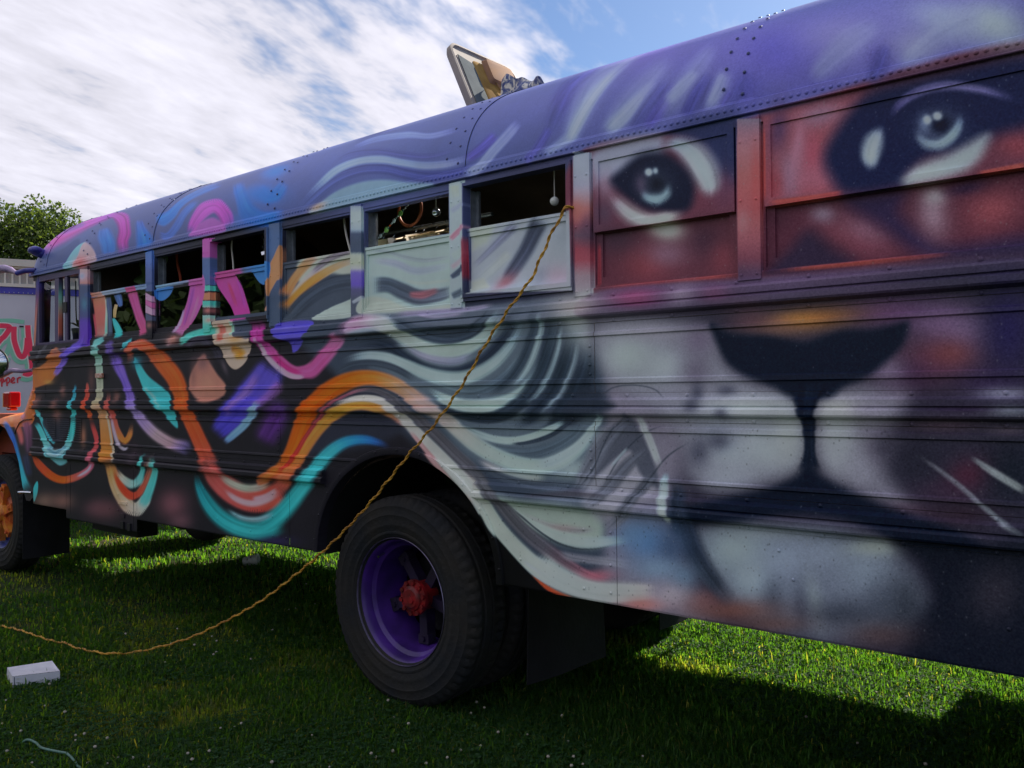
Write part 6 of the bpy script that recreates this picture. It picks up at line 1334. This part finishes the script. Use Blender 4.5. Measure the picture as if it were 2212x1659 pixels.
for du in (.35,4.3):
    mb=MB(); c=tp(du,.38,-.18)
    for (r,h) in ((.0,.02),(.25,.02),(.27,.0),(.42,.0),(.44,-.05),(.44,-.24)):
        for k in range(32): t=k*math.pi/16; q=c+e_*(r*math.cos(t))+Vector((0,0,r*math.sin(t)))+n_*(h+.18); mb.v.append(tuple(q))
    for i in range(5):
        for k in range(32): mb.f.append((i*32+k,i*32+(k+1)%32,(i+1)*32+(k+1)%32,(i+1)*32+k)); mb.m.append(0)
    mb.build('wheel',M_RUB,TR,40)
mb=MB(); tbox(mb,-.65,5.3,.45,.549,-2.1,-.05); mb.build('truck_chassis',M_DARK,TR)
def ribbon(mb,pts,w,d):
    P=[Vector((q[0],q[1])) for q in pts]; Q=[2*P[0]-P[1]]+P+[2*P[-1]-P[-2]]; O=[]
    for i in range(1,len(Q)-2):
        p0,p1,p2,p3=Q[i-1:i+3]
        for k in range(6):
            t=k/6; O.append(.5*((2*p1)+(p2-p0)*t+(2*p0-5*p1+4*p2-p3)*t*t+(3*p1-p0-3*p2+p3)*t**3))
    O.append(P[-1]); o=len(mb.v)
    # widths in true metres on the panel
    for i,q in enumerate(O):
        tg=(O[min(i+1,len(O)-1)]-O[max(i-1,0)]).normalized(); nn=Vector((-tg.y,tg.x))*w/2
        mb.v+=[tuple(tp(q.x+nn.x*WX,q.y+nn.y,d)),tuple(tp(q.x-nn.x*WX,q.y-nn.y,d))]
    for i in range(len(O)-1): mb.f.append((o+2*i,o+2*i+1,o+2*i+3,o+2*i+2)); mb.m.append(0)
WX=1.0
Z1=[(-.30,2.384),(-.12,2.384),(-.102,2.345),(-.15,2.26),(-.186,2.224),(-.235,2.155)]
Y1=[(-.05,2.38),(-.052,2.30),(-.050,2.243),(-.046,2.20),(-.025,2.117),(.005,2.034),(.038,2.01),(.065,2.042),(.084,2.119),(.093,2.245)]
Y2=[(.096,2.40),(.102,2.28),(.110,2.22),(.120,2.14),(.132,1.985),(.141,1.90),(.134,1.83),(.110,1.802),(.083,1.798),(.046,1.812)]
for nm,w,d,m,sh in (('mint_shadow',.125,.004,mat('mint_paint','8fd4b4',.5),(-.012,-.03)),('letter_outline',.085,.006,mat('letter_white','ece4dc',.5),(0,0)),('letter',.058,.008,mat('letter_red','ff3c60',.5),(0,0))):
    for S_ in (Z1,Y1,Y2): 
        mb=MB(); ribbon(mb,[(a+sh[0],b+sh[1]) for a,b in S_],w,d); d+=.0004; mb.build(nm,m,TR)
mb=MB(); ribbon(mb,[(-.4,2.44),(-.20,2.447),(-.078,2.452),(.06,2.438)],.05,.003); ribbon(mb,[(-.19,2.0),(-.13,2.05),(-.09,2.16)],.06,.0034); ribbon(mb,[(-.2,1.80),(-.15,1.90),(-.11,2.0)],.06,.0038); mb.build('mint_swash',bpy.data.materials['mint_paint'],TR)
TXT=[[(-.24,1.742),(-.258,1.708),(-.24,1.68),(-.223,1.708),(-.24,1.742)],[(-.205,1.708),(-.181,1.749),(-.163,1.732),(-.172,1.694),(-.19,1.69)],[(-.182,1.742),(-.180,1.646)],[(-.155,1.701),(-.131,1.742),(-.11,1.756),(-.097,1.728),(-.11,1.694),(-.131,1.687)],[(-.129,1.746),(-.125,1.652)],[(-.089,1.697),(-.062,1.718),(-.049,1.746),(-.065,1.756),(-.079,1.721),(-.067,1.69),(-.038,1.7)],[(-.016,1.756),(-.014,1.69)],[(-.015,1.735),(.0,1.757),(.014,1.757),(.02,1.748)]]
M_LR=mat('script_red','d83a44',.5)
for i,S_ in enumerate(TXT): mb=MB(); ribbon(mb,S_,.017,.004+.0004*i); mb.build('script_letter',M_LR,TR)
for (u0,u1,z) in ((-.092,.089,1.848),(.006,.054,2.382)): mb=MB(); tbox(mb,u0,u1,z-.008,z+.010,.001,.0095); mb.build('slot',M_BLACK,TR)
# ------------------------------------------------------------------ trees
def tree(name,label,loc,lobes,nleaf,ls,m,hgt,group='trees behind the food truck',seed=1,trunk=.22):
    rg=np.random.default_rng(seed); T=thing(name,label,'tree',loc,group)
    mb=MB(); x,y,_=loc
    mb.tube([(x,y,-.05),(x+.05,y,hgt*.2),(x-.05,y+.05,hgt*.42),(x,y,hgt*.62)],[trunk,trunk*.8,trunk*.6,trunk*.35],9)
    for (lx,ly,lz,r) in lobes: mb.tube([(x,y,hgt*.32),(x+lx*.5,y+ly*.5,hgt*.32+(lz-hgt*.32)*.6),(x+lx,y+ly,lz)],[trunk*.4,trunk*.25,.02],6)
    mb.build('trunk',mat('bark','4c4238',.9,col2='332c26',vscale=6),T,60)
    P=[];tone=[]
    tot=sum(r*r for *_,r in lobes)
    for (lx,ly,lz,r) in lobes:
        k=int(nleaf*r*r/tot); dv=rg.normal(0,1,(k,3)); dv/=np.linalg.norm(dv,axis=1)[:,None]; rad=r*(rg.random(k)**.45); 
        cl=(np.sin(dv[:,0]*5+lx)*np.sin(dv[:,1]*5+ly)*np.sin(dv[:,2]*5+lz)); rad*=1+.22*cl
        P.append(np.stack([x+lx+dv[:,0]*rad,y+ly+dv[:,1]*rad,lz+dv[:,2]*rad*.85],1)); tone.append(np.clip(.35+.3*rg.random(k)+.25*cl,0,1))
    P=np.concatenate(P); tone=np.concatenate(tone); k=len(P)
    a=rg.normal(0,1,(k,3)); a/=np.linalg.norm(a,axis=1)[:,None]; b=rg.normal(0,1,(k,3)); b-=a*(a*b).sum(1)[:,None]; b/=np.linalg.norm(b,axis=1)[:,None]
    s_=ls*rg.uniform(.6,1.3,k)[:,None]; V=np.stack([P-a*s_,P+b*s_*.55,P+a*s_,P-b*s_*.55],1).reshape(-1,3)
    o=fast_mesh('crown',V,np.arange(k*4).reshape(-1,4),np.repeat(tone,4),m); o.parent=T; o.location=-T.location; return T
M_LEAF=leafmat('tree_leaves',[(0,(.026,.046,.024)),(.5,(.055,.085,.034)),(.85,(.10,.13,.04)),(1,(.24,.19,.05))],(2.0,2.0,.7),.5); M_LEAF2=leafmat('bright_leaves',[(0,(.030,.075,.018)),(.5,(.07,.14,.03)),(1,(.14,.22,.05))],(2.2,2.3,.8),.5)
tree('leafy_tree','round crowned tree with yellowing top, right of the pair behind the truck',(-30.9,9.0,0),[(0,0,6.2,1.9),(1.1,.9,5.6,1.5),(-.9,-.8,6.9,1.4),(.4,.3,7.2,1.2),(1.5,1.3,4.6,1.3),(-.4,.2,4.8,1.9),(-1.2,-1.2,5.4,1.5)],30000,.072,M_LEAF,8.2,seed=3)
tree('leafy_tree','bright green leafy tree at the left edge, left of the pair behind the truck',(-28.4,5.4,0),[(0,0,5.4,1.3),(.5,.7,4.8,1.3),(-.5,-.6,5.9,1.3),(.2,.3,6.3,.8),(-.6,-1.0,4.2,1.5)],16000,.075,M_LEAF2,7,seed=5)
# hedge of trees across the field behind the camera, mirrored in the bus windows
rg=np.random.default_rng(8); P=[]; tn=[]
for i in range(46):
    t=i/45; cx_,cy_=-52+t*72+rg.normal(0,.8),-11-25*t**.7+rg.normal(0,1.2); r=rg.uniform(2.8,4.2); k=620
    dq=rg.normal(0,1,(k,3)); dq/=np.linalg.norm(dq,axis=1)[:,None]; rad=r*rg.random(k)**.4
    P.append(np.stack([cx_+dq[:,0]*rad,cy_+dq[:,1]*rad,np.maximum(.2,r*1.05+rg.uniform(-.3,1.8)+dq[:,2]*rad*1.1)],1)); tn.append(np.clip(.25+.4*rg.random(k),0,1))
P=np.concatenate(P); tn=np.concatenate(tn); k=len(P); a=rg.normal(0,1,(k,3)); a/=np.linalg.norm(a,axis=1)[:,None]; b=rg.normal(0,1,(k,3)); b-=a*(a*b).sum(1)[:,None]; b/=np.linalg.norm(b,axis=1)[:,None]; s_=.42*rg.uniform(.6,1.3,k)[:,None]
fast_mesh('treeline',np.stack([P-a*s_,P+b*s_*.7,P+a*s_,P-b*s_*.7],1).reshape(-1,3),np.arange(k*4).reshape(-1,4),np.repeat(tn,4),leafmat('treeline_leaves',[(0,(.015,.030,.012)),(1,(.05,.075,.025))],(1.5,1.5,.7),.3),'stuff')
# ------------------------------------------------------------------ things hanging inside the bus
def cord(name,label,pts,r,m,cat='cord',group=None):
    mb=MB(); mb.tube(crv(pts,5),r,6); o=mb.build(name,m,None,180); return tag(o,label,cat,group)
M_ROD=mat('white_plastic_strip','cfccc4',.5)
cord('window_strap','thin white strap hanging in the third window with an open top',[(-4.72,.09,2.475),(-4.715,.085,2.42),(-4.695,.08,2.35),(-4.68,.075,2.26),(-4.675,.07,2.20)],.006,M_ROD,'strap')
cord('window_strap','white strap bowing along the right side of the fourth open window',[(-3.645,.09,2.48),(-3.63,.085,2.42),(-3.60,.075,2.35),(-3.565,.07,2.27),(-3.55,.07,2.22)],.006,M_ROD,'strap')
cord('window_strap','white strap slanting at the left of the rightmost open window',[(-2.74,.10,2.50),(-2.71,.09,2.42),(-2.68,.085,2.35),(-2.655,.08,2.30),(-2.65,.08,2.24)],.006,M_ROD,'strap')
cord('orange_strap','orange and grey strap hanging in the second open window',[(-5.55,.18,2.55),(-5.54,.18,2.47),(-5.53,.18,2.41),(-5.50,.18,2.34),(-5.49,.18,2.28)],.010,mat('orange_strap_cloth','b84c30',.7),'strap')
# green cloth in the first open window
mb=MB(); n=10
for i in range(n+1):
    for j in range(n+1):
        u,v=i/n,j/n; mb.v.append((-6.36+.40*u+.05*(1-v),.30+.03*math.sin(u*9+v*3)+.02*math.sin(v*11),2.60-.36*v*(.55+.45*u)-.06*u*(1-v)))
for i in range(n):
    for j in range(n): a=i*(n+1)+j; mb.f.append((a,a+1,a+n+2,a+n+1)); mb.m.append(0)
o=mb.build('hanging_cloth',mat('moss_green_cloth','6c8a5c',.85,col2='4a6644',vscale=6,bump=.2),None,180); tag(o,'moss green cloth hung inside the first open window','cloth')
# clothes rail with hangers in the sixth window
mb=MB(); mb.tube([(-3.80,.34,2.405),(-2.80,.34,2.405)],.011,8); o=mb.build('clothes_rail',M_ALU,None,60); tag(o,'metal clothes rail inside the bus window with the hangers','rail')
def hanger(x,lab,first=True):
    T=thing('hanger',lab,'hanger',(x,.34,2.405),'hangers on the rail inside the bus')
    mb=MB(); pts=[(x,.34+.0,2.383)]+[(x,.34+.018*math.sin(t),2.403+.018*-math.cos(t)) for t in np.linspace(.6,4.6,10)]
    mb.tube([(x,.34,2.365)]+[(x+.004,.34+.017*math.sin(t),2.401-.018*math.cos(t)) for t in np.linspace(.3,4.4,10)],.0032,6); mb.build('hook',M_CHROME,T,60)
    mb=MB(); mb.tube([(x-.01,.34,2.365),(x,.26,2.345),(x+.01,.16,2.318)],[.008,.008,.004],6); mb.tube([(x-.01,.34,2.365),(x,.42,2.345),(x+.01,.52,2.318)],[.008,.008,.004],6); mb.build('shoulder',mat('cream_hanger_wood','d8b888',.5,col2='b09060',vscale=20) if 'cream_hanger_wood' not in bpy.data.materials else bpy.data.materials['cream_hanger_wood'],T,60)
    return T
H0=hanger(-3.70,'clothes hanger on the rail seen through the open bus window')
for k in range(1,9):
    r=H0.copy(); COL.objects.link(r); r.location.x+=k*.082+random.uniform(-.015,.015); r.rotation_euler=(0,0,random.uniform(-.35,.35))
    for ch in list(H0.children): c=ch.copy(); COL.objects.link(c); c.parent=r
for k,(x,c,lab) in enumerate(((-3.62,'e8d8b0','pale cream garment, leftmost on the rail inside the bus'),(-3.45,'e0cfa4','folded tan garment beside the cream one on the rail'),(-3.37,'2a2c34','black garment in the middle of the rail inside the bus'),(-3.22,'dccfbc','light beige garment, rightmost on the rail inside the bus'))):
    mb=MB(); n=6
    for i in range(n+1):
        for j in range(n+1): u,v=i/n,j/n; mb.v.append((x+.02*math.sin(u*7+k)+.012*math.sin(v*9),.14+.40*u,2.375-.10*abs(u-.5)-.25*v))
    for i in range(n):
        for j in range(n): a=i*(n+1)+j; mb.f.append((a,a+1,a+n+2,a+n+1)); mb.m.append(0)
    o=mb.build('garment',mat('garment_cloth_%s'%['cream','tan','black','beige'][k],c,.85),None,180); tag(o,lab,'garment','garments on the rail')
def ballorn(name,c,r,m,label):
    T=thing(name,label,'ornament',c); mb=MB(); mb.ball(c,r,16,10); mb.build('globe',m,T,180); mb=MB(); mb.tube([(c[0],c[1],c[2]+r*.9),(c[0],c[1],c[2]+.30)],.0022,5); mb.build('string',M_ROD,T); return T
ballorn('glass_ornament',(-2.975,.12,2.405),.022,mat('silver_glass','b8c0c8',.08,.9),'clear glass ball hanging on a wire in the window with the hangers')
ballorn('pearl_ornament',(-2.195,.05,2.33),.020,mat('pearl','d4d8d4',.25,coat=.6),'white pearl ball hanging beside the yellow cord in the window')
mb=MB(); P=[(-3.245+.085*math.cos(t),.20,2.47+.085*math.sin(t)) for t in np.linspace(math.radians(150),math.radians(390),24)]; mb.tube(P,.0075,8); o=mb.build('hoop',mat('copper_hoop','a0522c',.4,.3,col2='6c3420',vscale=20),None,60); tag(o,'curved copper coloured hoop hanging in the window with the hangers','hoop')
# bead garland
T=thing('bead_garland','string of glass and green beads looping across the window with the hangers','garland',(-3.1,.15,2.4)); P=crv([(-3.56,.16,2.295),(-3.46,.15,2.325),(-3.36,.14,2.37),(-3.27,.14,2.43),(-3.17,.15,2.50),(-3.10,.16,2.55)],6)
mb=MB(); mb.tube(P,.0015,5); mb.build('string',M_ROD,T)
GB=[mat('green_bead','7cb85c',.2,coat=.5),mat('clear_bead','c8dce4',.12,.3,coat=.5),mat('teal_bead','4c8078',.25),mat('orange_bead','d8632c',.3)]
for i,q in enumerate(P[1:-1]):
    mb=MB(); k=i%7; r=(.016 if k==4 else .012 if k==1 else .006); mb.ball(tuple(q),r,8,6,0,(1,.5,1)); mb.build('bead',GB[0 if k==4 else 1 if k==1 else 2 if k in(2,5) else 3 if i==13 else 1],T,180)
# mirror tiles string in the third window
T=thing('mirror_mobile','little mirror mobile hanging in the third window with an open top','mobile',(-4.47,.15,2.45)); mb=MB(); mb.tube([(-4.475,.15,2.60),(-4.47,.15,2.36)],.0015,5); mb.build('string',M_ROD,T)
for z in (2.47,2.415,2.375): mb=MB(); mb.obox((-4.47,.15,z),(.014,.006,.004),(0,.003,0),(-.004,0,.010)); mb.build('mirror_tile',M_CHROME,T)
T=thing('plant','potted plant with pointed leaves standing inside the driver window','plant',(-6.92,.16,1.85)); mb=MB(); mb.lathe([(0,1.86),(.07,1.86),(.085,2.03),(.09,2.035),(.09,2.05),(.075,2.05),(.07,2.03),(0,2.02)],(-6.92,.16,0),20,0,'z'); mb.build('pot',mat('indigo_pot','2c2850',.4),T,50)
for k in range(11):
    a=k*2.4; L_=random.uniform(.10,.17); mb=MB(); d=Vector((math.cos(a),math.sin(a)*.6,random.uniform(.2,1.0))).normalized(); q=Vector((-d.y,d.x,0)).normalized(); c=Vector((-6.92,.16,2.04)); mb.add([c,c+d*L_*.5+q*.03,c+d*L_+Vector((0,0,-.02)),c+d*L_*.5-q*.03],[(0,1,2,3)]); mb.build('leaf',bpy.data.materials.get('dark_plant_leaf') or mat('dark_plant_leaf','2a3a2c',.5),T)
mb=MB(); mb.box(-7.42,-6.64,.055,.30,1.80,1.858); mb.build('dash_shelf',M_INT,BUS)
o=cord('bead_chain','dark bead chain looped inside the driver window',[(-6.90,.09,2.42),(-6.90,.09,2.25),(-6.89,.09,2.12),(-6.85,.09,2.09),(-6.81,.09,2.13),(-6.795,.09,2.28),(-6.795,.09,2.42)],.005,M_BLACK,'chain')
# patterned cloth bunched in the roof hatch
mb=MB(); n=18
ca1,ca2,ca3,ca4=Vector((-3.50,1.28,3.50)),Vector((-2.95,.95,3.255)),Vector((-3.36,1.0,3.10)),Vector((-2.80,.93,3.10))
for i in range(n+1):
    for j in range(n+1):
        u,v=i/n,j/n; q=ca1.lerp(ca2,u).lerp(ca3.lerp(ca4,u),v); f=.022*math.sin(u*15+v*6)+.016*math.sin(v*13+u*8)
        mb.v.append((q.x+f*.4,q.y-f*.9,q.z+.03*(1-v)+f*.2*(1-v)))
for i in range(n):
    for j in range(n): a=i*(n+1)+j; mb.f.append((a,a+1,a+n+2,a+n+1)); mb.m.append(0)
m=mat('blue_patterned_cloth','2c3c8c',.6); N=m.node_tree.nodes; L=m.node_tree.links; tc=N.new('ShaderNodeTexCoord'); nz=N.new('ShaderNodeTexNoise'); nz.inputs['Scale'].default_value=16; nz.inputs['Detail'].default_value=3; nz.inputs['Distortion'].default_value=1.6; L.new(tc.outputs['Object'],nz.inputs['Vector']); rp=N.new('ShaderNodeValToRGB'); e=rp.color_ramp.elements; e[0].position=.36; e[0].color=(.02,.035,.22,1); e[1].position=.62; e[1].color=(.75,.72,.66,1); x_=e.new(.50); x_.color=(.10,.14,.30,1); x2=e.new(.57); x2.color=(.42,.42,.46,1); L.new(nz.outputs['Fac'],rp.inputs[0]); L.new(rp.outputs[0],N['Principled BSDF'].inputs['Base Color'])
o=mb.build('patterned_cloth',m,None,180); tag(o,'crumpled blue and white patterned cloth bunched in the open roof hatch','cloth')
